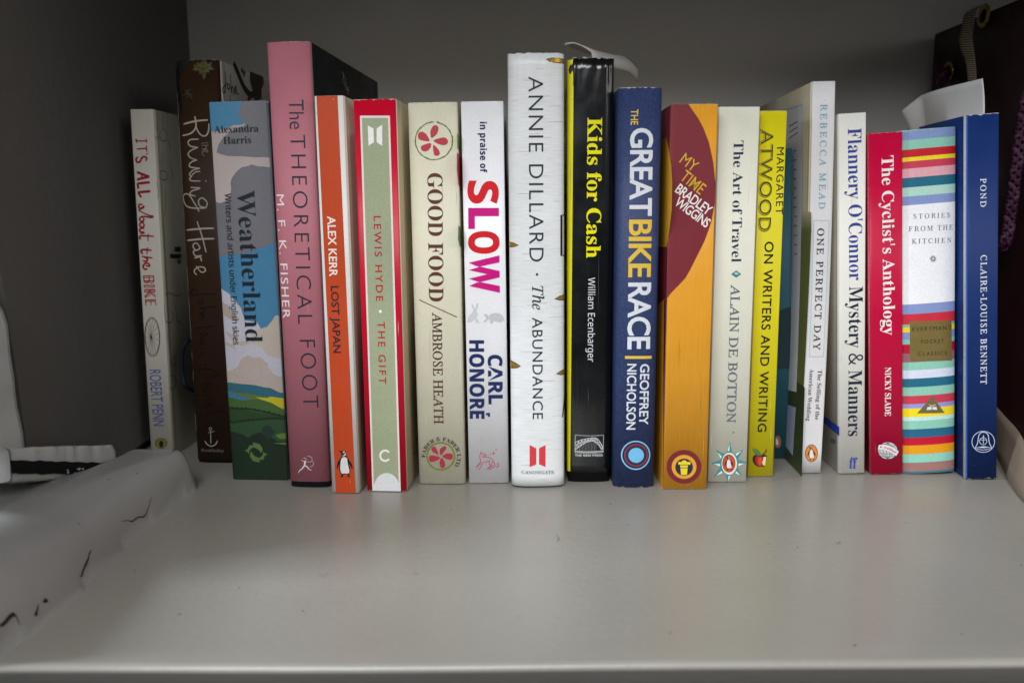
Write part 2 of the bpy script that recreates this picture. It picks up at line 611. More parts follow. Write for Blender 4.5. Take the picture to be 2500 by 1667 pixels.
# ------------------------------------------------------------------ the setting
def paint_material(name, hexc, rough, bump, scale, coat=0.0, specks=0.0, streak=0.0, var=.08):
    m = bpy.data.materials.new(name); m.use_nodes = True
    nt = m.node_tree; bs = nt.nodes['Principled BSDF']; c = lin(hexc)
    geo = nn(nt, 'ShaderNodeNewGeometry')
    n1 = nn(nt, 'ShaderNodeTexNoise'); n1.inputs['Scale'].default_value = scale; n1.inputs['Detail'].default_value = 8
    n2 = nn(nt, 'ShaderNodeTexNoise'); n2.inputs['Scale'].default_value = 7; n2.inputs['Detail'].default_value = 5
    for n in (n1, n2): nt.links.new(geo.outputs['Position'], n.inputs['Vector'])
    mr = nn(nt, 'ShaderNodeMapRange'); mr.inputs['From Min'].default_value = .3; mr.inputs['From Max'].default_value = .7
    mr.inputs['To Min'].default_value = 1 - var; mr.inputs['To Max'].default_value = 1.0
    nt.links.new(n2.outputs['Fac'], mr.inputs['Value'])
    mx = nn(nt, 'ShaderNodeMixRGB', blend_type='MULTIPLY'); mx.inputs[0].default_value = 1; mx.inputs[1].default_value = c
    nt.links.new(mr.outputs[0], mx.inputs[2]); last = mx.outputs[0]
    if specks:
        vo = nn(nt, 'ShaderNodeTexVoronoi'); vo.inputs['Scale'].default_value = 90
        nt.links.new(geo.outputs['Position'], vo.inputs['Vector'])
        lt = nn(nt, 'ShaderNodeMath', operation='LESS_THAN'); lt.inputs[1].default_value = .055
        n4 = nn(nt, 'ShaderNodeTexNoise'); n4.inputs['Scale'].default_value = 23
        nt.links.new(geo.outputs['Position'], n4.inputs['Vector'])
        gt = nn(nt, 'ShaderNodeMath', operation='GREATER_THAN'); gt.inputs[1].default_value = .58
        nt.links.new(n4.outputs['Fac'], gt.inputs[0]); nt.links.new(vo.outputs['Distance'], lt.inputs[0])
        mu = nn(nt, 'ShaderNodeMath', operation='MULTIPLY'); nt.links.new(lt.outputs[0], mu.inputs[0]); nt.links.new(gt.outputs[0], mu.inputs[1])
        m2 = nn(nt, 'ShaderNodeMath', operation='MULTIPLY'); m2.inputs[1].default_value = specks; nt.links.new(mu.outputs[0], m2.inputs[0])
        ms = nn(nt, 'ShaderNodeMixRGB'); ms.inputs[2].default_value = lin('#4a443c')
        nt.links.new(m2.outputs[0], ms.inputs[0]); nt.links.new(last, ms.inputs[1]); last = ms.outputs[0]
    nt.links.new(last, bs.inputs['Base Color'])
    bs.inputs['Coat Weight'].default_value = coat; bs.inputs['Coat Roughness'].default_value = .22
    rr = nn(nt, 'ShaderNodeMapRange'); rr.inputs['To Min'].default_value = rough - .07; rr.inputs['To Max'].default_value = rough + .09
    nt.links.new(n2.outputs['Fac'], rr.inputs['Value']); nt.links.new(rr.outputs[0], bs.inputs['Roughness'])
    bp = nn(nt, 'ShaderNodeBump'); bp.inputs['Strength'].default_value = bump; bp.inputs['Distance'].default_value = .001
    h = n1.outputs['Fac']
    if streak:
        mp = nn(nt, 'ShaderNodeMapping'); mp.inputs['Scale'].default_value = (6, 330, 30)
        nt.links.new(geo.outputs['Position'], mp.inputs['Vector'])
        n5 = nn(nt, 'ShaderNodeTexNoise'); n5.inputs['Scale'].default_value = 2; n5.inputs['Detail'].default_value = 4
        nt.links.new(mp.outputs[0], n5.inputs['Vector'])
        ad = nn(nt, 'ShaderNodeMath', operation='MULTIPLY_ADD'); ad.inputs[1].default_value = streak
        nt.links.new(n5.outputs['Fac'], ad.inputs[0]); nt.links.new(n1.outputs['Fac'], ad.inputs[2]); h = ad.outputs[0]
    nt.links.new(h, bp.inputs['Height']); nt.links.new(bp.outputs[0], bs.inputs['Normal'])
    return m


SHELF = paint_material('shelf_paint', '#96928a', .40, .15, 260, coat=.32, specks=1.0, streak=.6, var=.16)
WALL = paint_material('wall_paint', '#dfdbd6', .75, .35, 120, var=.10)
WALL_SHADED = paint_material('wall_paint_shaded', '#63605d', .75, .35, 120, var=.10)  # wall colour darkened: the left wall's shade is put into its paint
SILLP = paint_material('sill_paint', '#9a9997', .42, .12, 90, coat=.2, specks=.8, var=.14)
BLACK = material('black_gap', '#060606', .8)

X_L, X_R, Y_B, Y_F, Z_T = -.225, .52, .205, -.174, .308


def shelf_edge(x):
    return Y_F - .0016 * math.cos((x - .03) * 7.0) + .0004 * math.sin(x * 31)


def build_shelf():
    """one painted board: its front edge is rounded over and slightly wavy"""
    V = []; F = []
    xs = [-.42 + i * (.94 / 90) for i in range(91)]
    prof = [(Y_B + .012, 0), (.10, 0), (0, 0), (-.10, 0)]
    r = .0024
    for x in xs:
        e = shelf_edge(x)
        pts = [(y, 0.0) for y, _ in prof] + [(e + .012, 0.0)]
        for k in range(6):
            a = math.pi / 2 * k / 5
            pts.append((e + r - r * math.sin(a), -r + r * math.cos(a)))
        pts += [(e + .0010, -.0034), (e + .0230, -.042), (Y_B + .012, -.042)]
        for y, z in pts:
            dz = .00025 * noise.noise(Vector((x * 9, y * 9, 0))) if -.17 < y < .2 and z == 0 else 0
            V.append((x, y, z + dz - .0001))
    n = len(pts)
    for i in range(len(xs) - 1):
        for k in range(n - 1):
            a = i * n + k
            F.append((a, a + 1, a + n + 1, a + n))
        F.append((i * n + n - 1, i * n, i * n + n, i * n + 2 * n - 1))
    F.append(tuple(range(n))); F.append(tuple(reversed(range((len(xs) - 1) * n, len(xs) * n))))
    o = mesh_obj('shelf', V, F, SHELF, smooth=False)
    for p in o.data.polygons: p.use_smooth = len(p.vertices) == 4
    return tag(o, kind='structure')


shelf = build_shelf()


def wall(name, dims, bev=.003):
    return tag(bevel_box(name, dims, WALL, None, bev, 2), kind='structure')


wall('back_wall', (X_L - .1, X_R + .05, Y_B, Y_B + .03, .0, Z_T + .03))
# the left wall of the alcove, cut away low down in front where the window opening begins
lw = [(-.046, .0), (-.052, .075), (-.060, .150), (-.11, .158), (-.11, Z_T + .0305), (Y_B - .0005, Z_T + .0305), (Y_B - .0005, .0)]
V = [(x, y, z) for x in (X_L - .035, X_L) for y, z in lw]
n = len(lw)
lwo = mesh_obj('left_wall', V, [tuple(range(n)), tuple(range(2 * n - 1, n - 1, -1))] + [(i, i + n, (i + 1) % n + n, (i + 1) % n) for i in range(n)], WALL_SHADED)
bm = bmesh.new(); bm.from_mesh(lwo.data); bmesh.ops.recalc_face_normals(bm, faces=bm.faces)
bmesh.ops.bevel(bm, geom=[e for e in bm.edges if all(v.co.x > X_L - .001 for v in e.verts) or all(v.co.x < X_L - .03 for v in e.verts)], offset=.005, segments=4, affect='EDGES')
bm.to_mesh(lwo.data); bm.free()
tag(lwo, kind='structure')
wall('left_light_blocker', (-.48, -.215, -.34, -.225, -.045, .30))  # unseen block, added to shade the sill and the shelf's left end
wall('right_wall', (X_R - .001, X_R + .03, -.17, Y_B - .0005, .0, Z_T + .0305))
tag(bevel_box('upper_shelf', (X_L - .1, X_R + .05, -.175, Y_B + .03, Z_T + .031, Z_T + .06), SHELF, None, .002), kind='structure')


# lumpy painted sill that meets the left end of the shelf
def sill_height(x, y):
    xe = -.1675 + .0012 * math.sin(y * 42 + 1)
    ye = .0145
    f = max(0, min(1, (.0 - y) / .15))
    H = .0215 + .011 * f + .0002 * noise.noise(Vector((x * 25, y * 25, 5)))
    R = .0085 + .026 * min(1, f * 1.6)
    dx = xe - x; dy = ye - y
    rc = .013
    if dx < rc and dy < rc:
        d = rc - math.hypot(rc - dx, rc - dy)
    else:
        d = min(dx, dy)
    if d <= 0: return -.0015
    t = min(1, d / R)
    h = H * (1 - (1 - t) ** 2.2) ** .6
    k = max(0, min(1, (-.197 - x) / .020)); k = k * k * (3 - 2 * k)
    h -= .0105 * max(.25, 1 - f * 2.4) * k * t                      # lower channel between the ridge and the wall
    return h + .00012 * noise.noise(Vector((x * 130, y * 130, 1)))


V = []; F = []
nx, ny = 110, 90
for j in range(ny + 1):
    for i in range(nx + 1):
        x = -.345 + (.185) * i / nx; y = -.1735 + .195 * j / ny
        V.append((x, y, sill_height(x, y)))
for j in range(ny):
    for i in range(nx):
        a = j * (nx + 1) + i
        F.append((a, a + 1, a + nx + 2, a + nx + 1))
sill = mesh_obj('window_sill', V, F, SILLP, smooth=True)
tag(sill, kind='structure')
CRACK = material('crack_dark', '#2c2620', .9)


def crack(pts, w, nm='paint_crack'):
    """an open crack in the paint: a thin sunken sliver following the sill's foot"""
    P = catmull([Vector((p[0], p[1], 0)) for p in pts], False, 5)
    V = []; n = len(P)
    for i, p in enumerate(P):
        a, c = P[max(0, i - 1)], P[min(n - 1, i + 1)]
        d = (c - a).normalized(); e = w * (.25 + .75 * math.sin(math.pi * (i + .5) / n)) * (1 + .5 * noise.noise(Vector((p.x * 900, p.y * 900, 0))))
        for s_ in (1, -1):
            x = p.x - d.y * e * s_; y = p.y + d.x * e * s_
            V.append((x, y, max(0.0, sill_height(x, y)) + .0004))
    F = [(2 * i, 2 * i + 1, 2 * i + 3, 2 * i + 2) for i in range(n - 1)]
    return mesh_obj(nm, V, F, CRACK, sill)


def fl(p, z=0.0):
    q = on_z((p[0] / .9408, p[1] / .9408), z); return (q.x, q.y)


def on_sill(q):
    """where the line of sight through a measured point of the photograph meets the sill"""
    p = (q[0] * 1.0786, 700 + q[1] * 1.0786); z = .0
    for _ in range(60):
        w_ = on_z(p, z); z += .3 * (max(0.0, sill_height(w_.x, w_.y)) - z)
    w_ = on_z(p, z)
    return (w_.x, w_.y)


crack([fl(v_) for v_ in ((401, 1130), (409, 1124), (418, 1120), (427, 1114), (435, 1106))], .0005)
for q, w_ in (([(275, 533), (288, 530), (300, 532), (312, 523), (330, 517), (346, 505)], .00009),
              ([(208, 597), (202, 606), (200, 618), (190, 640), (186, 655), (183, 672)], .00014), ([(46, 768), (38, 778), (28, 783), (14, 797), (2, 806)], .00028),
              ([(98, 716), (104, 711), (109, 712)], .0002), ([(78, 744), (83, 741), (90, 745)], .00015), ([(196, 381), (208, 377), (221, 381)], .0004), ([(178, 537), (180, 539)], .0005)):
    crack([on_sill(v_) for v_ in q], w_)

# the end of the window frame at far left: two painted bars with a black gap between them
wf = empty('window_frame', Matrix.Translation((-.222, -.02, .02)))
tag(wf, 'chipped white painted window rail with a black gap, at the far left above the sill', 'window frame')
WF = paint_material('frame_paint', '#c9cac8', .35, .4, 70, coat=.3, specks=.5, var=.15)


def rail(name, P0, P1, w, h0, h1, mat, lump=.0006):
    """a bar running along the wall from P0 to P1 (x, y, z of its foot)"""
    V = []; F = []; n = 40; m = 16
    A = Vector(P0); B = Vector(P1)
    side = Vector((1, .25, 0)).normalized()
    for i in range(n + 1):
        t = i / n; c = A.lerp(B, t); h = h0 + (h1 - h0) * t
        sc = min(1, (1 - t) * 9 + .45)
        for k in range(m):
            a = 2 * math.pi * k / m
            sx = math.copysign(abs(math.cos(a)) ** .32, math.cos(a)); sz = math.copysign(abs(math.sin(a)) ** .32, math.sin(a))
            q = c + side * (w / 2 * sx * sc) + Vector((0, 0, h / 2 + h / 2 * sz * sc))
            q += Vector((1, 1, 1)) * lump * noise.noise(q * 220)
            V.append(q - wf.location)
    for i in range(n):
        for k in range(m):
            a = i * m + k; b2 = i * m + (k + 1) % m
            F.append((a, b2, b2 + m, a + m))
    F.append(tuple(range(m))); F.append(tuple(range(n * m, n * m + m)))
    return mesh_obj(name, V, F, mat, wf, smooth=True)


rail('rail', (-.2165, -.085, .0325), (-.2115, .006, .0055), .013, .0150, .0185, WF, .0006)
# the dark slot along the rail's face, its paint chipped
A_, B_ = Vector((-.2093, -.085, .0395)), Vector((-.2048, -.0015, .0135)); sdir = Vector((1, .25, 0)).normalized()
V = []; F = []; ns = 40
for i in range(ns + 1):
    t = i / ns; c = A_.lerp(B_, t); hh_ = .0030 * (1 - max(0, t - .88) / .12 * .8) * (1 + .25 * noise.noise(Vector((t * 14, 1, 1))))
    c += sdir * .0004
    V += [c + Vector((0, 0, hh_ + .0004 * noise.noise(Vector((t * 40, 7, 0))))) - wf.location - sdir * .0002, c + sdir * .0004 - wf.location, c - Vector((0, 0, hh_ + .0006 * noise.noise(Vector((t * 50, 4, 0))))) - wf.location + sdir * .0002]
for i in range(ns):
    F += [(3 * i, 3 * i + 3, 3 * i + 4, 3 * i + 1), (3 * i + 1, 3 * i + 4, 3 * i + 5, 3 * i + 2)]
mesh_obj('gap_strip', V, F, BLACK, wf)
rf = random.Random(5)
V = []; F = []
for i in range(16):
    t = rf.uniform(.45, .95); c = A_.lerp(B_, t) + sdir * .0011 + Vector((0, 0, rf.uniform(-.0028, -.0004))); d = (B_ - A_).normalized(); L = rf.uniform(.0010, .0050); w_ = rf.uniform(.0002, .0008)
    b0 = len(V); V += [c - wf.location, c + d * L + Vector((0, 0, w_)) - wf.location, c + d * L * .8 - Vector((0, 0, w_)) - wf.location]; F.append((b0, b0 + 1, b0 + 2))
mesh_obj('paint_flakes', V, F, WF, wf)['kind'] = 'stuff'
sv = []
for z in [.014 + .086 * i / 14 for i in range(15)]:
    wv = .0012 * noise.noise(Vector((z * 60, 2, 0)))
    lean = -.008 * z / .10
    cut = -.008 * max(0, (z - .080) / .020)
    sv += [(.0012 + wv + cut, -.0320 + lean, z), (.0028 + wv + cut, -.0365 + lean, z), (.0006 + wv, -.100, z), (-.040, -.100, z), (-.040, -.0315, z)]
sf = []
for i in range(14):
    for k in range(5):
        a = i * 5 + k; c = i * 5 + (k + 1) % 5
        sf.append((a, c, c + 5, a + 5))
sf += [tuple(range(5)), tuple(range(70, 75))]
mesh_obj('stile', sv, sf, WF, wf, smooth=False)

# ------------------------------------------------------------------ books, left to right
ITS = Book('paperback_book', 'off-white paperback with red handwritten title and wheel drawing, leftmost on the shelf',
           (317, 268), (374, 268.6), (370, 1113), (421, 1115), spine='#d8d3c8', left='#8f8a78', right='#bab5a2', wear=.3, rough=.5, yaw=-3)
HARE = Book('hardback_book', 'dark brown jacketed hardback with pale brush lettering and maple leaves, second from left',
            (423.5, 148), (529.5, 147), (479, 1130), (579, 1130), depth=.134, spine='#352213', left='#2a2420', right='#b4aeaa', jacket=True, lift=.0015,
            board='#16120f', bulge=.0035, nexp=3.4, rough=.5, wear=.2, yaw=-5)
WEA = Book('paperback_book', 'thick paperback with a painted sky and green fields, left of the pink book',
           (506.6, 251.5), (653, 247.8), (570, 1170), (703, 1172), depth=.122, spine='#aca09e', left='#6f93a6', right='#34465a', wear=.5, rough=.55, wscale=.97, yaw=-5)
TF = Book('hardback_book', 'tall pink hardback with dark capitals running down a rounded spine',
          (648.6, 104), (753, 103), (704, 1190), (806, 1190), depth=.140, spine='#b36e7a', left='#2a2d33', right='#1a1d1f', jacket=True, lift=.0030,
          board='#161c28', bulge=.0032, nexp=2.6, rough=.5, wear=.15, yaw=-5)
LJ = Book('paperback_book', 'slim orange paperback with white side stripes and a penguin at the foot',
          (765, 236), (839, 235), (812, 1203), (875, 1204), spine='#dcdad6', left='#c9c2b4', right='#d2c6b0', rough=.5, wear=.35, bulge=.0012, nexp=5, yaw=-5)
GIFT = Book('paperback_book', 'red paperback with a tall pale green panel framed in white',
            (862, 244), (966, 243.5), (897, 1199), (992.5, 1199), spine='#c2082c', left='#b80a2c', right='#cfc19c', rough=.38, wear=.35, yaw=-5)
GF = Book('paperback_book', 'cream book with red petal roundels at the top and foot of its spine',
          (997, 252), (1113, 251), (1020.5, 1181.5), (1138, 1181.5), spine='#d8d4be', left='#c6c0a8', right='#aaa183', rough=.55, wear=.7, bulge=.0022, nexp=4, depth=.118, yaw=-3)
HON = Book('paperback_book', 'clean white paperback with one huge red and magenta word on it',
           (1125.7, 249), (1228, 249.2), (1144.5, 1179.6), (1243, 1180), spine='#e6e6ea', left='#dadada', right='#dcdce0', rough=.33, coat=.15, wear=.25, bulge=.0013, nexp=5, yaw=-0.5)
ANN = Book('hardback_book', 'silvery white hardback with thin dark capitals and gold flecks on its rounded spine',
           (1238, 131), (1379, 131), (1250, 1190), (1378, 1190), depth=.142, spine='#dcdedf', left='#d0d2d4', right='#d0d2d4', jacket=True, lift=.0006,
           board='#1a1a1a', bulge=.0052, nexp=2.9, rough=.36, kind='brushed', wear=.25, crinkle=.0005)
KID = Book('hardback_book', 'glossy black jacketed hardback with slab lettering in yellow, yellow down its left edge',
           (1385, 143), (1503, 143), (1387.5, 1177), (1490, 1177), depth=.142, spine='#0b0c0e', left='#d8d000', right='#07080a', jacket=True, lift=.0052,
           board='#0c0d0f', bulge=.0042, nexp=3.2, rough=.24, kind='gloss', coat=.5, wear=.15, crinkle=.0013)
GBR = Book('hardback_book', 'blue cloth hardback with big white and gold capitals and a ringed roundel',
           (1509, 214), (1623, 215), (1502, 1191), (1595, 1191), depth=.135, spine='#2e3b62', left='#2b385c', right='#2f3b60', hard=True, kind='cloth',
           bulge=.0045, nexp=2.6, rough=.5, wear=.25)
MYT = Book('paperback_book', 'mustard paperback with a maroon disc and slanting lettering near the top',
           (1639, 255.5), (1753.8, 255.7), (1620, 1194), (1724, 1194), spine='#d7952a', left='#70232c', right='#b8801f', kind='streak', rough=.4, wear=.15)
ART = Book('paperback_book', 'cream paperback with navy serif title and a teal star round a penguin at its foot',
           (1757, 262), (1855, 262.5), (1728, 1176.6), (1822, 1176.6), spine='#dad9c9', left='#c8c6b4', right='#c88b68', rough=.5, wear=.25)
ATW = Book('paperback_book', 'narrow acid yellow paperback with black outlined capitals and a bitten apple',
           (1858, 272), (1921, 272), (1825, 1163), (1887.7, 1163), spine='#d6cb1a', left='#b8ae14', right='#8c6a50', rough=.42, wear=.25)
TEAL = Book('paperback_book', 'dark teal book set back in shadow just right of the acid yellow one',
            (1897, 365), (1934, 364), (1892, 1119), (1927.6, 1120), spine='#2d5866', left='#234652', right='#1e3a44', rough=.5, depth=.11, wear=.1)
OPD = Book('paperback_book', 'tall white bowed paperback with pale blue lettering, its scenic cover showing at left',
           (1984, 200), (2040, 200), (1951, 1155), (2004.5, 1155), depth=.135, spine='#d6d4d6', left='#d9cfb2', right='#b58e72', rough=.45, wear=.5, bend=.0011, bulge=.0012, nexp=5, yaw=-2.5)
FLA = Book('paperback_book', 'ivory white paperback with blue and navy title and a blue band low on its cover',
           (2049.7, 279), (2113.6, 279), (2048, 1157), (2111, 1157), spine='#dddbd3', left='#d4d6cc', right='#b79a82', rough=.45, wear=.25, yaw=-2.5)
CYC = Book('paperback_book', 'crimson paperback with white serif title and a small grey globe at its foot',
           (2123, 329), (2202, 326), (2126, 1159), (2205, 1159), spine='#bb083a', left='#a4042e', right='#8c0428', rough=.36, wear=.1, yaw=-2)
STO = Book('hardback_book', 'small book in multicoloured horizontal stripes with white title panel and gilt label',
           (2204, 320), (2336.7, 318), (2206, 1159), (2334.7, 1158), depth=.112, spine='#86bca8', left='#7d8fb8', right='#6a7a9c', hard=True,
           bulge=.0030, nexp=2.2, rough=.36, wear=.15, yaw=-3)
PON = Book('paperback_book', 'navy blue paperback with small white capitals and a bell emblem, rightmost of the row',
           (2361.5, 283), (2437, 281), (2356, 1171), (2434.7, 1172), spine='#0e2a62', left='#12306c', right='#0a1c44', rough=.5, wear=.25, yaw=-5)

for nme, bk in list(globals().items()):
    if isinstance(bk, Book) and len(nme) <= 4:
        print('BOOK', nme, 'x %.4f y %.4f w %.4f h %.4f' % (bk.O.x, bk.O.y, bk.w, bk.h), 'top x %.4f' % (bk.M @ Vector((0, 0, bk.h))).x)

# ------------------------------------------------------------------ printing on the spines
PB = [(1135, 178), (1190, 185), (1240, 168), (1275, 170), (1305, 195), (1318, 235), (1320, 285), (1345, 330), (1385, 390), (1430, 450), (1455, 520), (1455, 580),
      (1440, 580), (1425, 540), (1385, 470), (1375, 460), (1395, 530), (1408, 610), (1395, 670), (1375, 700), (1380, 730), (1420, 742), (1385, 757), (1340, 745),
      (1355, 725), (1350, 700), (1300, 690), (1250, 695), (1245, 730), (1250, 752), (1215, 760), (1180, 745), (1210, 728), (1215, 700), (1180, 650), (1163, 590),
      (1165, 520), (1160, 470), (1140, 530), (1130, 585), (1115, 580), (1110, 520), (1125, 450), (1160, 380), (1200, 330), (1215, 285), (1210, 235), (1190, 205)]
PW = [(1265, 310), (1310, 320), (1335, 350), (1345, 420), (1365, 530), (1388, 610), (1380, 670), (1330, 682), (1290, 672), (1230, 682), (1200, 650), (1188, 580),
      (1188, 480), (1200, 380), (1225, 330)]
PC = [(1300, 215), (1308, 240), (1305, 270), (1285, 288), (1235, 295), (1232, 285), (1265, 270), (1290, 245)]


def penguin(P, fr, box, lv=3):
    """black and white bird logo fitted to a box (x0, y0, x1, y1)"""
    x0, y0, x1, y1 = box

    def m(pts): return [(x0 + (p[0] - 1110) / 345 * (x1 - x0), y0 + (p[1] - 168) / 592 * (y1 - y0)) for p in pts]
    P.poly(fr, m(PB), '#101418', lv)
    P.poly(fr, m(PW), '#dcdcdc', lv + 1)
    P.poly(fr, m(PC), '#dcdcdc', lv + 1)
    e = m([(1262, 205)])[0]; rx = 24 / 345 * (x1 - x0); ry = 24 / 592 * (y1 - y0)
    P.disc(fr, e, rx, ry, '#dcdcdc', lv + 1, 14); P.disc(fr, e, rx * .5, ry * .5, '#101418', lv + 2, 10)


# --- off-white paperback with handwritten title
c = '#a01f34'
P = Print(ITS, 'title_lettering')
for pts, w in [([(85, 318), (82, 298), (80, 283)], 7), ([(83, 303), (170, 300)], 9), ([(172, 316), (170, 283)], 7),
               ([(86, 372), (172, 366)], 9), ([(168, 342), (174, 396)], 8), ([(186, 412), (168, 418)], 6),
               ([(100, 440), (82, 455), (88, 485), (115, 480), (130, 450), (152, 438), (175, 452), (163, 475)], 9),
               ([(88, 572), (195, 612)], 17), ([(195, 612), (90, 636)], 17), ([(132, 592), (130, 625)], 11),
               ([(200, 660), (92, 672)], 17), ([(92, 672), (100, 716)], 15), ([(204, 738), (98, 748)], 17), ([(98, 748), (126, 792)], 15),
               ([(140, 856), (112, 852), (104, 880), (132, 888), (152, 868), (122, 888), (108, 905), (140, 925)], 8),
               ([(140, 925), (200, 950), (226, 955), (216, 966), (140, 958), (110, 978), (128, 1002), (150, 985), (140, 968)], 8),
               ([(150, 1010), (122, 1012), (112, 1035), (134, 1052), (152, 1036), (140, 1012)], 8),
               ([(152, 1060), (118, 1064), (112, 1086), (152, 1098), (116, 1106)], 8), ([(236, 1130), (130, 1125), (110, 1142), (124, 1158)], 9), ([(186, 1106), (184, 1172)], 7),
               ([(216, 1252), (142, 1246), (124, 1262), (142, 1284)], 10), ([(180, 1226), (174, 1286)], 8),
               ([(222, 1318), (130, 1304)], 10), ([(152, 1308), (180, 1328), (170, 1346), (138, 1342)], 9),
               ([(162, 1384), (196, 1388), (190, 1368), (164, 1364), (140, 1390), (158, 1416), (182, 1412)], 9)]:
    P.stroke('G1', pts, w * 1.8, c, taper=.7)
P.text('BIKE', 'D', '0', (349.6, 672.5), (355.5, 746), 27, c)
P.text('BIKE', 'G', '0', (349.6, 672.5), (355.5, 746), 27, '#c8686c', off=-.02, level=1)
P.finish()
P = Print(ITS, 'author_lettering'); P.text('ROBERT PENN', 'G', 'G2', (115, 742), (150, 1198), 92, '#46569a'); P.finish()
P = Print(ITS, 'wheel_drawing')
for r, w in ((1, 4), (.94, 3)):
    P.stroke('G2', [(141 + 16 * (-math.cos(a)) * .0 + 61 * r * math.sin(a) + 22 * math.cos(a) * -.5 * r * -1 * .4, 475 + 160 * r * math.cos(a)) for a in [2 * math.pi * i / 24 for i in range(25)]], w, '#3a352c', smooth=True, taper=1)
for i in range(15):
    a = 2 * math.pi * i / 15 + .1
    P.stroke('G2', [(131 + 6 * math.sin(a + 1), 478 + 9 * math.cos(a + 1)), (141 + 57 * math.sin(a) + 4 * math.cos(a), 475 + 152 * math.cos(a))], 2.2, '#4a453a', smooth=False, taper=1)
P.disc('G2', (131, 478), 8, 13, '#4a453a', 2, 14)
P.finish()
P = Print(ITS, 'publisher_logo'); P.disc('G2', (213, 1340), 50, 42, '#3a3418'); P.disc('G2', (213, 1340), 45, 37, '#77703a', 2)
P.poly('G2', [(205, 1318), (225, 1322), (232, 1345), (225, 1370), (205, 1372), (195, 1345)], '#1c1a12', 3); P.finish()
P = Print(ITS, 'cover_drawing', 'right')
for q in [[(245, 150), (262, 190), (250, 215)], [(300, 200), (285, 250), (300, 295), (335, 290), (342, 240), (325, 200), (300, 200)], [(235, 265), (285, 268)], [(240, 285), (282, 282)],
          [(345, 290), (372, 350), (380, 380)], [(300, 60), (310, 130), (300, 180)], [(280, 580), (300, 560), (340, 575), (345, 620), (320, 640), (270, 610)], [(300, 380), (312, 450), (300, 540)],
          [(255, 650), (270, 740), (262, 800)], [(360, 500), (390, 560), (395, 640)], [(330, 720), (336, 820), (325, 950)]]:
    P.stroke('G1', q, 4, '#6d6a5c', taper=.5)
for q in [[(240, 130), (280, 120), (330, 140), (380, 125)], [(235, 200), (240, 300), (250, 350), (290, 355), (310, 300), (280, 260)], [(310, 180), (330, 260), (340, 340), (375, 360)],
          [(300, 650), (325, 640), (325, 700), (300, 690), (300, 650)], [(280, 790), (320, 800), (330, 860), (300, 900), (275, 880)], [(260, 420), (262, 520)]]:
    P.stroke('G2', q, 5, '#6d6a5c', taper=.5)
for y in range(1222, 1260, 9): P.stroke('G1', [(412, y), (440, y + 3), (466, y)], 5, '#35352f')
for y in range(1285, 1315, 9): P.stroke('G1', [(372, y), (420, y + 5), (470, y)], 6, '#35352f')
for y in range(1335, 1365, 9): P.stroke('G1', [(435, y), (468, y)], 5, '#35352f')
P.finish()

# --- brown jacketed hardback with brush lettering
c = '#b3a999'
P = Print(HARE, 'title_lettering')
for pts, w in [([(495, 155), (600, 130), (706, 120)], 15), ([(594, 88), (603, 140), (600, 190), (560, 235), (484, 256)], 14), ([(600, 135), (612, 200), (650, 252), (690, 255), (712, 215), (716, 150)], 13),
               ([(628, 286), (560, 290), (536, 312), (552, 345), (622, 358)], 12), ([(622, 358), (568, 380), (536, 412), (556, 448), (614, 468)], 11),
               ([(614, 468), (570, 482), (545, 510), (560, 530), (640, 540)], 12), ([(640, 540), (580, 556), (548, 590), (560, 608)], 11), ([(560, 608), (600, 572), (642, 568)], 10),
               ([(642, 650), (570, 648), (548, 636), (556, 618), (570, 612)], 11), ([(686, 650), (694, 648)], 16),
               ([(556, 706), (640, 712), (570, 735), (552, 765), (600, 782)], 12),
               ([(694, 880), (700, 835), (660, 796), (626, 822), (640, 868), (690, 882), (600, 886), (520, 868), (488, 805), (498, 766), (540, 768), (590, 840), (632, 915)], 11),
               ([(518, 1076), (640, 1064), (760, 1060)], 15), ([(524, 1166), (640, 1154), (762, 1150)], 15), ([(614, 1000), (660, 1140), (692, 1270)], 11),
               ([(620, 1192), (588, 1192), (578, 1222), (606, 1250), (638, 1232), (620, 1195)], 11), ([(606, 1250), (580, 1262), (600, 1300), (656, 1296)], 11), ([(590, 1318), (640, 1310), (652, 1345)], 12),
               ([(606, 1388), (650, 1440), (684, 1430), (676, 1402), (630, 1396), (592, 1420), (592, 1446), (612, 1464)], 11)]:
    P.stroke('G1', pts, w, c, taper=.8)
for pts in [[(650, 322), (712, 318)], [(712, 338), (650, 342)], [(680, 344), (695, 352), (690, 368), (655, 372)], [(672, 385), (700, 400), (706, 384), (680, 380), (658, 404), (676, 436)]]:
    P.stroke('G1', pts, 6, '#8d8474', taper=.8)
P.finish()
P = Print(HARE, 'author_lettering')
for pts in [[(660, 126), (560, 126), (480, 134), (456, 110), (476, 86), (500, 100), (514, 150)], [(550, 176), (524, 180), (520, 205), (548, 208), (550, 180)], [(670, 226), (532, 240), (564, 250), (560, 272), (526, 278)],
            [(562, 286), (526, 296), (562, 306), (560, 324), (526, 330)], [(652, 388), (520, 400), (506, 425)], [(560, 432), (590, 446), (560, 462), (534, 450), (528, 430)],
            [(566, 478), (528, 488), (560, 502), (528, 516), (566, 534)], [(568, 566), (530, 572)], [(585, 572), (596, 574)], [(566, 610), (548, 596), (538, 622), (524, 636), (516, 615)],
            [(578, 688), (576, 722)], [(690, 735), (682, 762), (620, 738), (540, 730), (518, 752), (530, 768)], [(694, 792), (560, 800)], [(640, 776), (642, 818)],
            [(586, 830), (606, 846), (590, 862), (562, 852), (556, 832)], [(598, 880), (558, 884), (592, 900), (556, 910), (596, 930)], [(602, 950), (486, 952)], [(600, 952), (606, 978), (566, 980)],
            [(590, 1012), (612, 1026), (594, 1040), (570, 1030), (566, 1008)], [(738, 1084), (620, 1088), (580, 1100)]]:
    P.stroke('G2', pts, 9, '#060403', taper=.7)
P.finish()
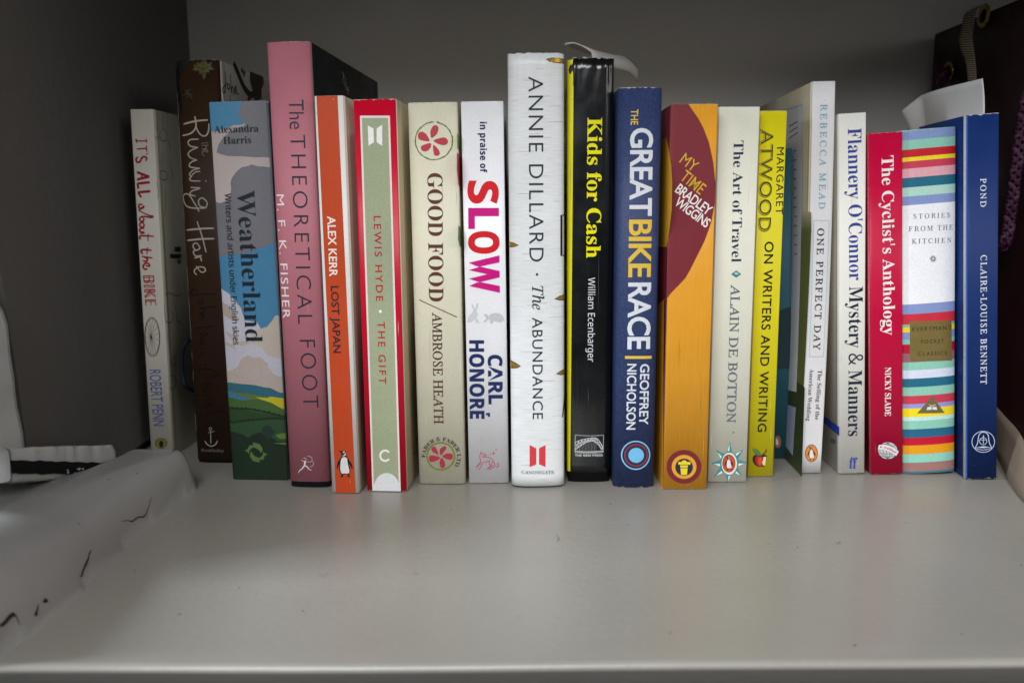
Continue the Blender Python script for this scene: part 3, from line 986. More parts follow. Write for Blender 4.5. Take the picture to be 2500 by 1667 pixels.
P = Print(HARE, 'leaf_drawing')
P.stroke('G3', [(300, 100), (200, 220), (140, 400), (160, 600), (190, 760), (210, 940)], 130, '#101114', 1, taper=.9, w2=30)
leaf = [(552, 435), (515, 320), (475, 345), (478, 270), (420, 285), (362, 262), (400, 215), (380, 170), (440, 180), (430, 130), (500, 150), (520, 112), (600, 120), (620, 170), (680, 130), (665, 190), (712, 262), (640, 255), (650, 300), (600, 310), (580, 400)]
P.poly('G3', leaf, '#15130e', 2)
P.poly('G3', [(540 + (a - 540) * .88, 240 + (d - 240) * .86) for a, d in leaf], '#565018', 3)
for q in [[(545, 400), (545, 120)], [(545, 260), (440, 200)], [(545, 260), (650, 200)], [(545, 330), (480, 300)], [(545, 330), (600, 290)]]:
    P.stroke('G3', q, 12, '#1c1a10', 4, False)
l2 = [(395, 730), (330, 670), (300, 735), (280, 660), (225, 740), (235, 640), (215, 570), (270, 590), (250, 530), (310, 545), (330, 510), (345, 570), (400, 545), (370, 610), (400, 650)]
P.poly('G3', l2, '#14110d', 2)
for q in [[(390, 720), (300, 600), (260, 560)], [(300, 600), (350, 560)], [(300, 610), (235, 650)], [(310, 630), (300, 700)], [(330, 650), (385, 630)]]:
    P.stroke('G3', q, 9, '#5d561f', 3, False)
P.finish()
P = Print(HARE, 'publisher_logo')
for pts, w in [([(618, 1235), (620, 1340)], 9), ([(570, 1318), (588, 1345), (624, 1362), (655, 1348), (676, 1316)], 10), ([(596, 1252), (652, 1240)], 5)]:
    P.stroke('G2', pts, w, '#93908c', taper=.8)
P.ring('G2', (616, 1222), 10, 12, 5, '#93908c', n=16)
P.text('Doubleday', 'B', 'G2', (540, 1408), (726, 1410), 27, '#6a625a'); P.finish()
P = Print(HARE, 'worn_edge_line')
hw = -HARE.w / 2 * .985
for a, d in [((0, '0'), 0)][:0]: pass
for y0, y1 in [(225, 240), (250, 289), (310, 358), (364, 407), (420, 440), (447, 467), (475, 494), (512, 536), (650, 700), (680, 708), (726, 830), (860, 880), (905, 930), (1010, 1050)]:
    z0 = HARE.spine_uv((450, y0))[1]; z1 = HARE.spine_uv((450, y1))[1]
    P.poly('0', [(hw, z0), (hw + .00045, z0), (hw + .00045, z1), (hw, z1)], '#b8b2a4', 2, uv=True)
P.finish()
P = Print(HARE, 'cover_drawing', 'right')
P.stroke('G3', [(1000, 150), (1080, 330), (1160, 520), (1260, 640), (1340, 600)], 70, '#16140f', 1, w2=60)
P.stroke('G3', [(1260, 640), (1220, 760)], 60, '#16140f', 2)
P.poly('G3', [(1255, 280), (1450, 360), (1470, 460), (1430, 560), (1430, 700), (1330, 740), (1300, 600), (1250, 420)], '#2c2712', 1)
P.poly('G3', [(1115, 215), (1185, 290), (1175, 340), (1155, 380), (1140, 310), (1112, 290)], '#4a4520', 2)
for q in [[(872, 280), (880, 480), (868, 590), (840, 600), (838, 540), (900, 460)], [(925, 470), (905, 500), (915, 550), (940, 530), (930, 470)], [(955, 320), (962, 600), (975, 520), (992, 540), (996, 625)], [(1012, 520), (1020, 630), (1032, 500), (1048, 600), (1075, 635)],
          [(945, 640), (950, 750)]]:
    P.stroke('G3', q, 13, '#16140f', 3)
P.poly('G3', [(770, 685), (808, 750), (772, 760)], '#16140f', 1)
P.finish()

# --- paperback with painted sky and fields
W_ = Print(WEA, 'sky_painting')
w2, hh = WEA.w / 2, WEA.h


def wz(fr, y): return WEA.spine_uv(px(fr, (250, y)))[1]


W_.poly('H1', [(0, 20), (320, 10), (300, 45), (268, 112), (274, 152), (318, 192), (300, 210), (230, 215), (130, 255), (0, 275)], '#4780a4', 1)
W_.poly('H1', [(300, 10), (540, 0), (540, 475), (470, 468), (400, 471), (300, 462), (180, 460), (95, 434), (108, 375), (150, 312), (200, 270), (250, 240), (322, 218), (318, 190), (270, 150), (268, 110)], '#717177', 2)
W_.poly('H1', [(545, 555), (470, 545), (430, 545), (375, 528), (345, 542), (300, 550), (270, 570), (250, 592), (215, 640), (206, 680), (212, 720), (208, 760), (190, 815), (120, 836), (90, 828), (40, 832), (40, 1262), (300, 1240), (430, 1200), (560, 1150)], '#717177', 2)
W_.poly('0', [px('H1', (40, 1258)), px('H1', (300, 1238)), px('H1', (430, 1198)), px('H1', (580, 1140)), px('H2', (500, 0)), px('H2', (500, 240)), px('H2', (465, 232)), px('H2', (410, 320)), px('H2', (350, 335)), px('H2', (320, 282)), px('H2', (222, 268)), px('H2', (190, 168)), px('H2', (95, 58)), px('H2', (10, 0)), px('H1', (120, 1480)), px('H1', (100, 1400)), px('H1', (60, 1400))], '#457da1', 1)
W_.poly('0', [px('H1', (50, 1395)), px('H1', (102, 1398)), px('H1', (125, 1480)), px('H2', (12, 0)), px('H2', (95, 55)), px('H2', (190, 165)), px('H2', (222, 268)), px('H2', (320, 282)), px('H2', (350, 335)), px('H2', (410, 320)), px('H2', (465, 230)), px('H2', (560, 230)), px('H2', (560, 860)), px('H2', (20, 780))], '#b9b8c4', 2)
W_.poly('H2', [(0, 100), (40, 118), (92, 150), (118, 215), (185, 252), (150, 270), (100, 258), (40, 215), (0, 210)], '#ad9c94', 3)
W_.poly('H2', [(65, 362), (110, 370), (150, 400), (170, 440), (215, 430), (280, 450), (200, 470), (130, 440), (95, 395)], '#b3a49c', 3)
W_.poly('H2', [(20, 440), (80, 440), (130, 460), (155, 505), (110, 480), (40, 455)], '#b3a49c', 3)
W_.poly('H2', [(270, 380), (330, 340), (400, 318), (465, 240), (560, 240), (560, 570), (480, 568), (400, 545), (370, 500), (330, 470), (280, 450)], '#b9ada2', 3)
W_.poly('H2', [(30, 760), (45, 685), (110, 665), (165, 640), (185, 590), (210, 565), (248, 545), (300, 565), (345, 560), (380, 590), (410, 610), (405, 650), (432, 660), (440, 690), (490, 715), (560, 720), (560, 860), (350, 820)], '#b1a39c', 4)
W_.finish()
W_ = Print(WEA, 'field_painting')
W_.poly('H2', [(20, 762), (110, 762), (180, 772), (300, 782), (380, 800), (430, 806), (500, 842), (580, 850), (590, 1560), (90, 1560)], '#2f6474', 5)
W_.poly('H2', [(20, 822), (150, 840), (250, 850), (400, 882), (590, 890), (590, 1560), (90, 1560)], '#5f6f24', 6)
W_.poly('H2', [(20, 826), (90, 832), (150, 852), (220, 872), (295, 896), (200, 905), (120, 884), (20, 880)], '#3d738c', 7)
W_.poly('H2', [(310, 878), (400, 884), (430, 874), (580, 895), (580, 1000), (500, 960), (440, 925), (360, 900)], '#b9b022', 7)
W_.poly('H2', [(20, 880), (120, 884), (200, 905), (300, 896), (380, 905), (440, 925), (500, 962), (590, 1010), (590, 1560), (90, 1560)], '#405f30', 8)
W_.poly('H2', [(20, 965), (200, 975), (330, 1000), (430, 1015), (590, 1040), (590, 1560), (90, 1560)], '#274324', 9)
W_.poly('H2', [(20, 1098), (180, 1078), (330, 1060), (590, 1056), (590, 1560), (90, 1560)], '#2d4a30', 10)
for yy, q in ((0, [(60, 958), (150, 968), (240, 972), (330, 985), (430, 1006), (540, 1034)]), (1, [(80, 1086), (180, 1074), (260, 1062), (350, 1056), (450, 1046), (540, 1052)])):
    W_.stroke('H2', q, 13, '#1c2e1e', 11, taper=1)
    for i in range(14):
        t = i / 13; k = min(4, int(t * 5)); a, d = q[k], q[min(5, k + 1)]; f = t * 5 - k
        W_.disc('H2', (a[0] + (d[0] - a[0]) * f, a[1] + (d[1] - a[1]) * f - 4), random.uniform(8, 16), random.uniform(7, 13), '#1c2e1e', 12, 9)
W_.poly('H2', [(355, 1138), (372, 1112), (400, 1100), (432, 1108), (440, 1130), (468, 1142), (462, 1168), (430, 1190), (410, 1230), (390, 1185), (362, 1172)], '#23362a', 12)
W_.poly('H2', [(60, 1162), (110, 1150), (160, 1160), (210, 1175), (252, 1200), (290, 1172), (340, 1158), (400, 1172), (450, 1205), (480, 1228), (590, 1240), (590, 1560), (90, 1560)], '#1b2a20', 11)
W_.poly('H2', [(468, 1182), (500, 1168), (580, 1160), (580, 1212), (500, 1208)], '#5b7734', 12)
W_.poly('H2', [(90, 1290), (300, 1262), (450, 1242), (590, 1250), (590, 1560), (90, 1560)], '#182c1b', 12)
W_.poly('H2', [(445, 1243), (580, 1240), (580, 1262)], '#5b7734', 13)
W_.poly('H2', [(85, 1180), (104, 1185), (106, 1215), (92, 1220)], '#6d8a3a', 12)
W_.finish()
P = Print(WEA, 'publisher_logo')
P.poly('H2', [(285, 1236), (345, 1252), (368, 1290), (355, 1322), (332, 1292), (292, 1276), (262, 1298), (258, 1330), (240, 1308), (222, 1306), (248, 1290), (260, 1262), (295, 1258)], '#567140', 15)
P.poly('H2', [(346, 1397), (290, 1386), (264, 1345), (274, 1308), (300, 1345), (340, 1362), (366, 1342), (372, 1310), (390, 1328), (410, 1330), (384, 1345), (372, 1374), (338, 1378)], '#567140', 15)
P.finish()
P = Print(WEA, 'author_lettering')
P.text('Alexandra', 'B', 'F1', (638, 692), (920, 684), 42, '#20262c', off=-.003, level=14)
P.text('Harris', 'B', 'F1', (697, 762), (873, 757), 42, '#20262c', off=-.003, level=14); P.finish()
P = Print(WEA, 'title_lettering')
P.text('Weatherland', 'B', '0', (579, 465), (601, 834.7), 43, '#16222e', off=-.0045, level=14); P.finish()
P = Print(WEA, 'subtitle_lettering')
P.text('Writers and artists under English skies', 'S', '0', (549.5, 472.6), (571, 841), 15, '#1c262e', level=14); P.finish()

# --- tall pink hardback
c = '#1d2836'
P = Print(TF, 'title_lettering')
P.text('The', 'G', 'F1', (1112, 480), (1118, 668), 94, c, off=-.008)
P.text('THEORETICAL', 'G', '0', (708.6, 329.8), (728.5, 790), 36.5, c, off=-.014, sp=1.3)
P.text('FOOT', 'G', 'F2', (1180, 495), (1205, 925), 97, c, off=-.014, sp=1.3); P.finish()
P = Print(TF, 'author_lettering'); P.text('M. F. K. FISHER', 'G', '0', (674, 475.2), (690, 777.8), 19.5, '#efe4e6', sp=1.15); P.finish()
P = Print(TF, 'publisher_logo')
c = '#d5d3d8'
for q, w in [([(450, 295), (520, 300), (566, 350), (552, 410), (500, 420), (436, 412)], 7), ([(574, 398), (600, 450), (565, 515), (510, 526)], 7), ([(328, 380), (380, 404), (432, 412)], 12),
             ([(432, 408), (438, 360), (402, 335), (375, 335)], 8), ([(405, 395), (408, 450), (398, 500)], 38)]:
    P.stroke('G8', q, w, c, taper=.7)
P.stroke('G8', [(402, 495), (345, 570), (290, 612), (256, 668)], 32, c, w2=8)
P.stroke('G8', [(400, 500), (455, 525), (500, 580), (560, 602)], 34, c, w2=10)
P.finish()
P = Print(TF, 'cover_lettering', 'right')
P.text('The', 'G', 'F1', (1444, 360), (1490, 455), 30, '#8a8f90'); P.finish()

# --- slim orange paperback
P = Print(LJ, 'orange_band')
P.poly('0', [(772.5, 230), (824, 229), (868.6, 1210), (820.8, 1211)], '#bd441c', 1); P.finish()
P = Print(LJ, 'author_lettering'); P.text('ALEX KERR', 'G', '0', (799.7, 528), (805.1, 675.2), 20, '#ece4dc', off=.017, level=3); P.finish()
P = Print(LJ, 'title_lettering'); P.text('LOST JAPAN', 'G', 'F2', (1380, 152), (1397, 578), 48, '#1c2430', off=.014, level=3); P.finish()
P = Print(LJ, 'publisher_logo'); penguin(P, 'G8', (1110, 168, 1457, 760)); P.finish()

# --- red paperback with pale green panel
P = Print(GIFT, 'green_panel')
P.poly('0', [(879, 283), (952, 283), (978.6, 1201), (909.6, 1201)], '#e4e0d8', 1)
P.poly('0', [(884, 288.5), (947.5, 288.5), (974.4, 1201), (913.6, 1201)], '#9da586', 3)
P.poly('F2', [(1653, 1475)] + [(1735 + 82 * math.cos(math.pi * (1 - i / 20)), 1440 - 98 * math.sin(math.pi * i / 20)) for i in range(21)] + [(1818, 1475)], '#dcdce0', 5)
P.finish()
P = Print(GIFT, 'publisher_logo')
P.poly('F1', [(1615, 645), (1652, 665), (1655, 752), (1620, 775)], '#f0eeea', 5)
P.poly('F1', [(1707, 640), (1708, 775), (1672, 752), (1672, 665)], '#f0eeea', 5)
P.ring('F2', (1726, 1232), 31, 33, 13, '#f0eeea', 5, a0=38, a1=322); P.finish()
P = Print(GIFT, 'author_lettering'); P.text('LEWIS HYDE', 'G', '0', (912.6, 527.7), (918.8, 734.5), 17.5, '#b3182c', off=.01, sp=1.35, level=5); P.finish()
P = Print(GIFT, 'title_lettering'); P.disc('F2', (1696, 314), 9, 10, '#f4f2ec', 5, 16)
P.text('THE GIFT', 'G', 'F2', (1678, 378), (1688, 775), 46, '#b3182c', off=.01, sp=1.35, level=5); P.finish()
P = Print(GIFT, 'cover_lines', 'right'); P.stroke('0', [(981, 240), (994, 700), (1006.7, 1110), (1015, 1104)], .8, '#8c2f22', smooth=False, taper=1); P.finish()

# --- cream book with petal roundels
c = '#b93a46'
P = Print(GF, 'top_roundel')
P.ring('F3', (260, 743), 118, 120, 8, '#6f7d34', n=60, rag=2.2, a0=-82, a1=270)
for pl in ([(243, 722), (238, 685), (250, 655), (268, 643), (288, 655), (283, 690), (262, 715)], [(258, 742), (290, 728), (330, 722), (350, 745), (335, 768), (295, 765)],
           [(256, 770), (278, 785), (297, 815), (290, 835), (265, 835), (257, 810)], [(240, 758), (238, 785), (215, 808), (185, 805), (178, 780), (205, 765)],
           [(232, 742), (195, 742), (163, 730), (160, 700), (180, 684), (210, 700)]):
    P.poly('F3', pl, c, 2, smooth=True)
P.finish()
P = Print(GF, 'title_lettering')
P.text('GOOD FOOD', 'B', '0', (1044, 422.8), (1047.5, 735.7), 36.5, '#5b3327'); P.stroke('F4', [(166, 240), (407, 350)], 7, '#4a2c22', smooth=False); P.finish()
P = Print(GF, 'author_lettering'); P.text('AMBROSE HEATH', 'R', 'F4', (250, 320), (262, 1030), 60, '#4e2d24', off=.008); P.finish()
P = Print(GF, 'bottom_roundel')
P.ring('G4', (690, 750), 305, 298, 36, '#6d7c2a', n=64, rag=5)
for pl in ([(640, 715), (600, 700), (510, 650), (482, 590), (500, 550), (560, 540), (600, 600), (625, 660)], [(690, 728), (668, 650), (680, 590), (740, 540), (800, 535), (805, 590), (760, 650)],
           [(725, 750), (790, 700), (870, 685), (940, 700), (955, 760), (925, 825), (850, 820), (780, 790)], [(700, 790), (740, 810), (775, 880), (788, 960), (750, 1010), (700, 1000), (668, 940), (668, 860)],
           [(678, 785), (600, 845), (520, 870), (460, 870), (428, 800), (450, 740), (540, 735), (620, 755)]):
    P.poly('G4', pl, '#a52f40', 2, smooth=True)
P.arc_text('FABER & FABER LTD.', 'B', 'G4', (700, 760), 352, 183, -38, 82, '#3c2420'); P.finish()
P = Print(GF, 'cover_picture', 'right')
P.poly('F3', [(405, 690), (425, 730), (428, 800), (408, 790)], '#7c9a4a', 1); P.poly('F3', [(405, 810), (432, 860), (434, 1060), (415, 1020), (404, 930)], '#b4303c', 1)
P.poly('F3', [(414, 1280), (434, 1300), (438, 1400), (425, 1420), (412, 1370)], '#5d8032', 1); P.finish()

# --- white paperback with the huge word
P = Print(HON, 'title_lettering')
P.text('in praise of', 'X', 'F3', (553, 622), (555, 945), 43, '#141f4c', off=.008, sp=1.04)
for ch, S, E, col in (('S', (480, 996), (481, 1143), '#d4101e'), ('L', (483, 1170), (484, 1304), '#c8007c'), ('O', (484, 1318), (486, 1462), '#d4101e'), ('W', (486, 1474), (490, 1712), '#c8007c')):
    P.text(ch, 'X', 'F3', S, E, 192, col, off=.012)
P.finish()
P = Print(HON, 'animal_silhouettes')
P.poly('F4', [(503, 262), (512, 275), (522, 302), (530, 270), (543, 255), (541, 285), (530, 312), (541, 333), (530, 352), (545, 376), (551, 386), (528, 386), (520, 362), (508, 374), (492, 384), (472, 380), (478, 350), (495, 330), (508, 318), (510, 302), (500, 278)], '#c6c6ca', 1)
P.poly('F4', [(578, 335), (592, 328), (608, 345), (622, 330), (650, 322), (680, 327), (700, 345), (711, 377), (696, 372), (690, 386), (670, 380), (640, 374), (632, 392), (618, 388), (620, 368), (604, 364), (586, 384), (574, 380), (594, 362), (590, 350)], '#bcbcc0', 1)
P.finish()
P = Print(HON, 'author_lettering')
P.text('CARL', 'X', 'F4', (605, 590), (610, 905), 90, '#182658', off=.012); P.text('HONORE', 'X', 'F4', (487, 497), (491, 998), 92, '#182658', off=.012)
P.poly('F4', [(591, 962), (616, 958), (618, 984), (604, 985), (602, 972), (592, 975)], '#182658', 2); P.finish()
P = Print(HON, 'publisher_logo')
c = '#b22a5c'
for q, w in [([(1700, 730), (1640, 702), (1600, 690), (1575, 658), (1570, 700), (1552, 740), (1553, 790), (1565, 850), (1575, 890)], 14), ([(1602, 745), (1650, 745), (1695, 730)], 12),
             ([(1610, 775), (1700, 770), (1780, 790), (1840, 850), (1870, 900), (1890, 960), (1920, 988), (1960, 970), (1968, 930), (1945, 905), (1925, 915)], 15),
             ([(1620, 885), (1680, 885), (1740, 855), (1770, 870), (1755, 910), (1790, 955), (1750, 1000), (1695, 1035)], 14), ([(1570, 880), (1500, 955), (1480, 990), (1488, 1010)], 13), ([(1600, 885), (1520, 960), (1495, 1000)], 9),
             ([(1620, 900), (1580, 970), (1545, 1030), (1490, 1038)], 13), ([(1840, 870), (1812, 930), (1855, 985), (1800, 1032), (1750, 1038)], 14), ([(1815, 960), (1770, 1000), (1740, 1035)], 9)]:
    P.stroke('G4', q, w, c, taper=.8)
P.poly('G4', [(1857, 640), (1864, 676), (1900, 685), (1864, 694), (1857, 740), (1850, 694), (1815, 685), (1850, 676)], c, 1)
P.disc('G4', (1780, 713), 12, 12, c, 1, 12); P.disc('G4', (1911, 614), 14, 14, c, 1, 12); P.finish()

# --- silvery white hardback
c = '#232a33'
P = Print(ANN, 'author_lettering'); P.text('ANNIE DILLARD', 'G', 'F3', (862, 335), (868, 1512), 95, c, off=-.006, sp=1.15); P.finish()
P = Print(ANN, 'title_lettering'); P.disc('F4', (917, 78), 8, 8, c, 2, 16)
P.text('The', 'I', 'F4', (886, 150), (888, 303), 70, c, off=.004); P.text('ABUNDANCE', 'G', 'F4', (886, 352), (890, 998), 65, c, sp=1.1); P.finish()
P = Print(ANN, 'publisher_logo')
P.poly('F4', [(870, 1163), (912, 1183), (912, 1285), (870, 1303)], '#cc3c40', 2); P.poly('F4', [(971, 1163), (930, 1183), (930, 1285), (971, 1303)], '#cc3c40', 2)
P.text('CANONGATE', 'R', 'F4', (818, 1347), (1028, 1347), 20, '#1c1c20', off=.004); P.finish()
GOLD = material('gold_foil', '#b8923a', .32, .7, 'brushed'); DK = '#2a2410'
P = Print(ANN, 'gold_flecks')
for fr, pl in (('F3', [(972, 224), (1010, 213), (1060, 214), (1100, 218), (1100, 246), (1050, 247), (1000, 242)]), ('F3', [(728, 1384), (770, 1392), (803, 1408), (770, 1420), (728, 1422)]),
               ('F4', [(1028, 235), (1060, 215), (1100, 205), (1104, 246), (1060, 245)]), ('F4', [(740, 626), (780, 640), (815, 662), (790, 676), (740, 682)]), ('F4', [(1038, 712), (1070, 692), (1104, 684), (1104, 722), (1070, 722)])):
    P.poly(fr, pl, '#3a3010', 1); cxx = sum(a for a, _ in pl) / len(pl); cyy = sum(d for _, d in pl) / len(pl)
    P.poly(fr, [(cxx + (a - cxx) * .86, cyy + (d - cyy) * .74) for a, d in pl], GOLD, 2)
P.stroke('F3', [(1110, 1215), (1073, 1217), (1073, 1475), (1104, 1473)], 14, '#24230f', 1, False, 1)
P.stroke('F4', [(1100, 812), (1080, 992)], 9, '#1c1c12', 1, False)
rs = random.Random(3)
for i in range(70):                                     # hairline scuffs across the foil
    u = rs.uniform(-.9, .6) * ANN.w / 2; z = rs.uniform(.05, .98) * ANN.h; L = rs.uniform(.002, .008)
    P.poly('0', [(u, z), (u + L, z + rs.uniform(-.0003, .0003)), (u + L, z - .00012), (u, z - .00016)], rs.choice(['#b8babc', '#c6c8ca', '#eceef0', '#a9abad']), 0, uv=True)
P.finish()

# --- glossy black hardback
YEL = material('yellow_gloss', '#e0d800', .3, 0, 'gloss', .3)
P = Print(KID, 'yellow_edge')
za = KID.spine_uv(px('F3', (1152, 300)))[0]; zb = KID.spine_uv(px('F4', (1130, 1300)))[0]
P.poly('0', [(-KID.w / 2, KID.lift0 if hasattr(KID, 'lift0') else .0056), (zb, .0056), (za, KID.h - .0006), (-KID.w / 2, KID.h - .0006)], YEL, 0, uv=True); P.finish()
P = Print(KID, 'title_lettering'); P.text('Kids for Cash', 'B', 'F3', (1240, 597), (1232, 1488), 93, '#e8e200', off=.004); P.finish()
P = Print(KID, 'author_lettering'); P.text('William Ecenbarger', 'S', 'F4', (1243, 98), (1240, 634), 44, '#d8dce0'); P.finish()
P = Print(KID, 'publisher_logo')
c = '#c9ccce'
P.stroke('G5', [(235, 208), (570, 222), (915, 210)], 9, c, 1, True, 1); P.stroke('G5', [(238, 208), (232, 628)], 9, c, 1, False, 1); P.stroke('G5', [(912, 210), (906, 618)], 9, c, 1, False, 1); P.stroke('G5', [(232, 628), (570, 640), (906, 618)], 9, c, 1, True, 1)
oa = [(235, 385), (320, 345), (400, 315), (480, 297), (560, 283), (650, 268), (720, 275), (770, 300), (830, 375), (880, 460), (905, 555)]
ia = [(235, 565), (300, 510), (370, 462), (440, 415), (500, 380), (560, 360), (640, 345), (700, 365), (760, 405), (820, 480), (870, 560)]
for a in (oa, ia): P.stroke('G5', a, 14, c, 2, True, 1)
for i in range(10):
    P.stroke('G5', [oa[i], ia[i + 1]], 9, c, 3, False, 1); P.stroke('G5', [ia[i], oa[i + 1]], 9, c, 4, False, 1)
    P.stroke('G5', [oa[i], ia[i]], 9, c, 5, False, 1)
P.stroke('G5', [(235, 455), (330, 400), (440, 355), (540, 325), (640, 305)], 9, c, 6, True, 1)
for i, x in enumerate(range(300, 750, 36)):
    P.stroke('G5', [(x, max(350, 515 - (x - 300) * .75)), (x, 590)], 5, '#8f9598', 1, False, 1)
P.stroke('G5', [(232, 598), (570, 606), (905, 592)], 20, c, 2, True, 1)
P.text('THE NEW PRESS', 'X', 'G5', (235, 718), (893, 714), 55, c); P.finish()

# --- blue cloth hardback
c = '#cfd3da'; g = '#d9b53e'
P = Print(GBR, 'title_lettering')
P.text('THE', 'G', 'F3', (1517, 543), (1515, 642), 46, g, off=.014)
P.text('GREAT', 'G', 'F3', (1517, 662), (1510, 1222), 142, c, off=.021, sp=.94)
P.text('BIKE', 'G', 'F3', (1508, 1245), (1502, 1612), 142, g, off=.019, sp=.94)
P.text('RACE', 'G', 'F4', (1503, 130), (1497, 555), 142, c, off=.021, sp=.94)
P.stroke('F4', [(1478, 606), (1648, 606)], 18, g, 1, False, 1); P.finish()
P = Print(GBR, 'author_lettering')
P.text('GEOFFREY', 'G', 'F4', (1576, 648), (1568, 1035), 57, c, off=.016); P.text('NICHOLSON', 'G', 'F4', (1494, 647), (1487, 1065), 57, c, off=.016); P.finish()
P = Print(GBR, 'ringed_roundel')
P.ring('G5', (1685, 687), 335, 332, 30, '#7dbbe0'); P.ring('G5', (1692, 687), 270, 260, 28, '#96343c', 2); P.disc('G5', (1692, 687), 256, 246, '#2c2d42', 1)
P.disc('G5', (1692, 687), 185, 178, '#6fb2dc', 3); P.finish()

# --- mustard paperback
P = Print(MYT, 'maroon_disc')
edge = [px('F5', p) for p in [(310, 290), (340, 335), (390, 405), (430, 480), (472, 590), (505, 740), (522, 900), (516, 1060), (490, 1200), (440, 1340), (385, 1450), (330, 1560)]] + [px('F6', p) for p in [(252, 50), (210, 95), (165, 140), (138, 175), (120, 200)]]
P.poly('0', edge + [px('F6', (60, 215)), (1600, 700), (1620, 300), (1632, 240)], '#74252e', 1); P.finish()
P = Print(MYT, 'title_lettering')
g = '#c9a02c'
P.text('MY', 'G', 'F5', (243, 740), (350, 820), 86, g, level=3); P.text('TIME', 'G', 'F5', (245, 868), (402, 992), 88, g, off=.004, level=3); P.finish()
P = Print(MYT, 'author_lettering')
P.text('BRADLEY', 'G', 'F5', (208, 965), (462, 1150), 75, '#e6e0dc', off=.012, level=3, sp=.92); P.text('WIGGINS', 'G', 'F5', (203, 1062), (448, 1244), 72, '#e6e0dc', off=.012, level=3, sp=.92); P.finish()
P = Print(MYT, 'trophy_roundel')
P.disc('F6', (243, 1295), 115, 111, '#6e222c', 1); P.disc('F6', (243, 1295), 82, 79, '#d7952a', 2); P.disc('F6', (243, 1297), 58, 57, '#1d2a3c', 3)
P.poly('F6', [(205, 1262), (225, 1262), (234, 1252), (252, 1252), (262, 1262), (285, 1262), (285, 1280), (205, 1280)], '#dcc424', 4)
P.poly('F6', [(217, 1284), (268, 1284), (262, 1348), (223, 1348)], '#dcc424', 4); P.stroke('F6', [(216, 1301), (268, 1301)], 4, '#1d2a3c', 5, False, 1); P.finish()
P = Print(MYT, 'cover_arc', 'left')
P.poly('F5', [(150, 560), (168, 640), (186, 760), (194, 900), (190, 1100), (172, 1260), (150, 1390), (60, 1390), (60, 560)], '#dba128', 1)
P.poly('F6', [(135, 180), (112, 200), (105, 1460), (20, 1460), (20, 260)], '#d7952a', 2); P.finish()

# --- cream paperback with the star
P = Print(ART, 'title_lettering'); P.text('The Art of Travel', 'B', 'F5', (662, 577), (645, 1505), 76, '#1c2a4c', off=-.004); P.finish()
P = Print(ART, 'author_lettering'); P.poly('F6', [(587, 0), (620, 25), (587, 48), (554, 25)], '#2f7f86'); P.poly('F6', [(587, 10), (605, 25), (587, 30), (572, 22)], '#a8cfc8', 2)
P.text('ALAIN DE BOTTON', 'R', 'F6', (553, 92), (524, 1005), 60, '#5c6774', off=.007); P.disc('F6', (569, 1069), 5, 4, '#2c2824', 1, 10); P.finish()
P = Print(ART, 'publisher_logo')
tips = [(485, 135), (740, 290), (800, 540), (712, 795), (440, 925), (180, 810), (130, 550), (222, 300)]
ec, erx, ery = (472, 556), 160, 222
for i, t in enumerate(tips):
    a = math.atan2((t[1] - ec[1]) / ery, (t[0] - ec[0]) / erx)
    q = [(ec[0] + erx * math.cos(a + k), ec[1] + ery * math.sin(a + k)) for k in (-.34, .34)]
    mdp = (ec[0] + erx * math.cos(a), ec[1] + ery * math.sin(a))
    P.poly('G6', [q[0], t, q[1]], '#358b90', 1)
    o_ = q[0] if i in (0, 6, 7) else q[1] if i in (2, 3) else q[0]
    cen = ((mdp[0] + t[0] + o_[0]) / 3, (mdp[1] + t[1] + o_[1]) / 3)
    P.poly('G6', [(cen[0] + (p[0] - cen[0]) * .66, cen[1] + (p[1] - cen[1]) * .66) for p in (mdp, t, o_)], '#e0dfd6', 2)
P.disc('G6', ec, erx, ery, '#358b90', 3); P.disc('G6', ec, erx - 12, ery - 12, '#dedcd0', 4)
P.disc('G6', (464, 552), 125, 170, '#15181a', 5); P.disc('G6', (464, 552), 116, 160, '#c94a26', 6)
penguin(P, 'G6', (384, 415, 546, 680), 8); P.finish()

# --- acid yellow paperback
P = Print(ATW, 'author_lettering')
P.text('ATWOOD', 'G', 'F5', (869, 487), (850, 1275), 98, '#20200c', off=.02, sp=1.02, level=1)
P.text('ATWOOD', 'G', 'F5', (869, 493), (850, 1269), 94, '#cfc41a', off=.004, sp=1.02, level=5)
P.text('ATWOOD', 'G', 'F5', (872, 500), (853, 1262), 90, '#20200c', off=-.018, sp=1.02, level=9)
P.text('MARGARET', 'G', 'F5', (993, 628), (984, 1140), 55, '#1c1c10', sp=1.15); P.finish()
P = Print(ATW, 'title_lettering'); P.text('ON WRITERS AND WRITING', 'G', '0', (1867, 589.9), (1849.5, 1053.9), 22, '#1c1c10', off=.012, sp=1.1); P.finish()
P = Print(ATW, 'apple_drawing')
P.poly('G6', [(925, 430), (960, 395), (1020, 392), (1075, 402), (1130, 385), (1180, 398), (1190, 425), (1180, 500), (1165, 590), (1110, 615), (1020, 612), (955, 570), (920, 500)], '#3a141a', 1, True)
P.poly('G6', [(975, 430), (1030, 415), (1100, 425), (1110, 480), (1095, 540), (1120, 600), (1060, 608), (1000, 580), (975, 510)], '#a02420', 2, True)
P.poly('G6', [(1030, 450), (1090, 440), (1098, 500), (1090, 570), (1050, 590), (1020, 540)], '#c8482a', 3, True)
P.poly('G6', [(1120, 432), (1180, 425), (1172, 480), (1160, 590), (1122, 588), (1098, 530), (1122, 480)], '#ddd0a0', 4)
P.poly('G6', [(912, 262), (1000, 285), (1050, 330), (1088, 395), (1030, 408), (975, 392), (940, 330)], '#3f6e34', 4)
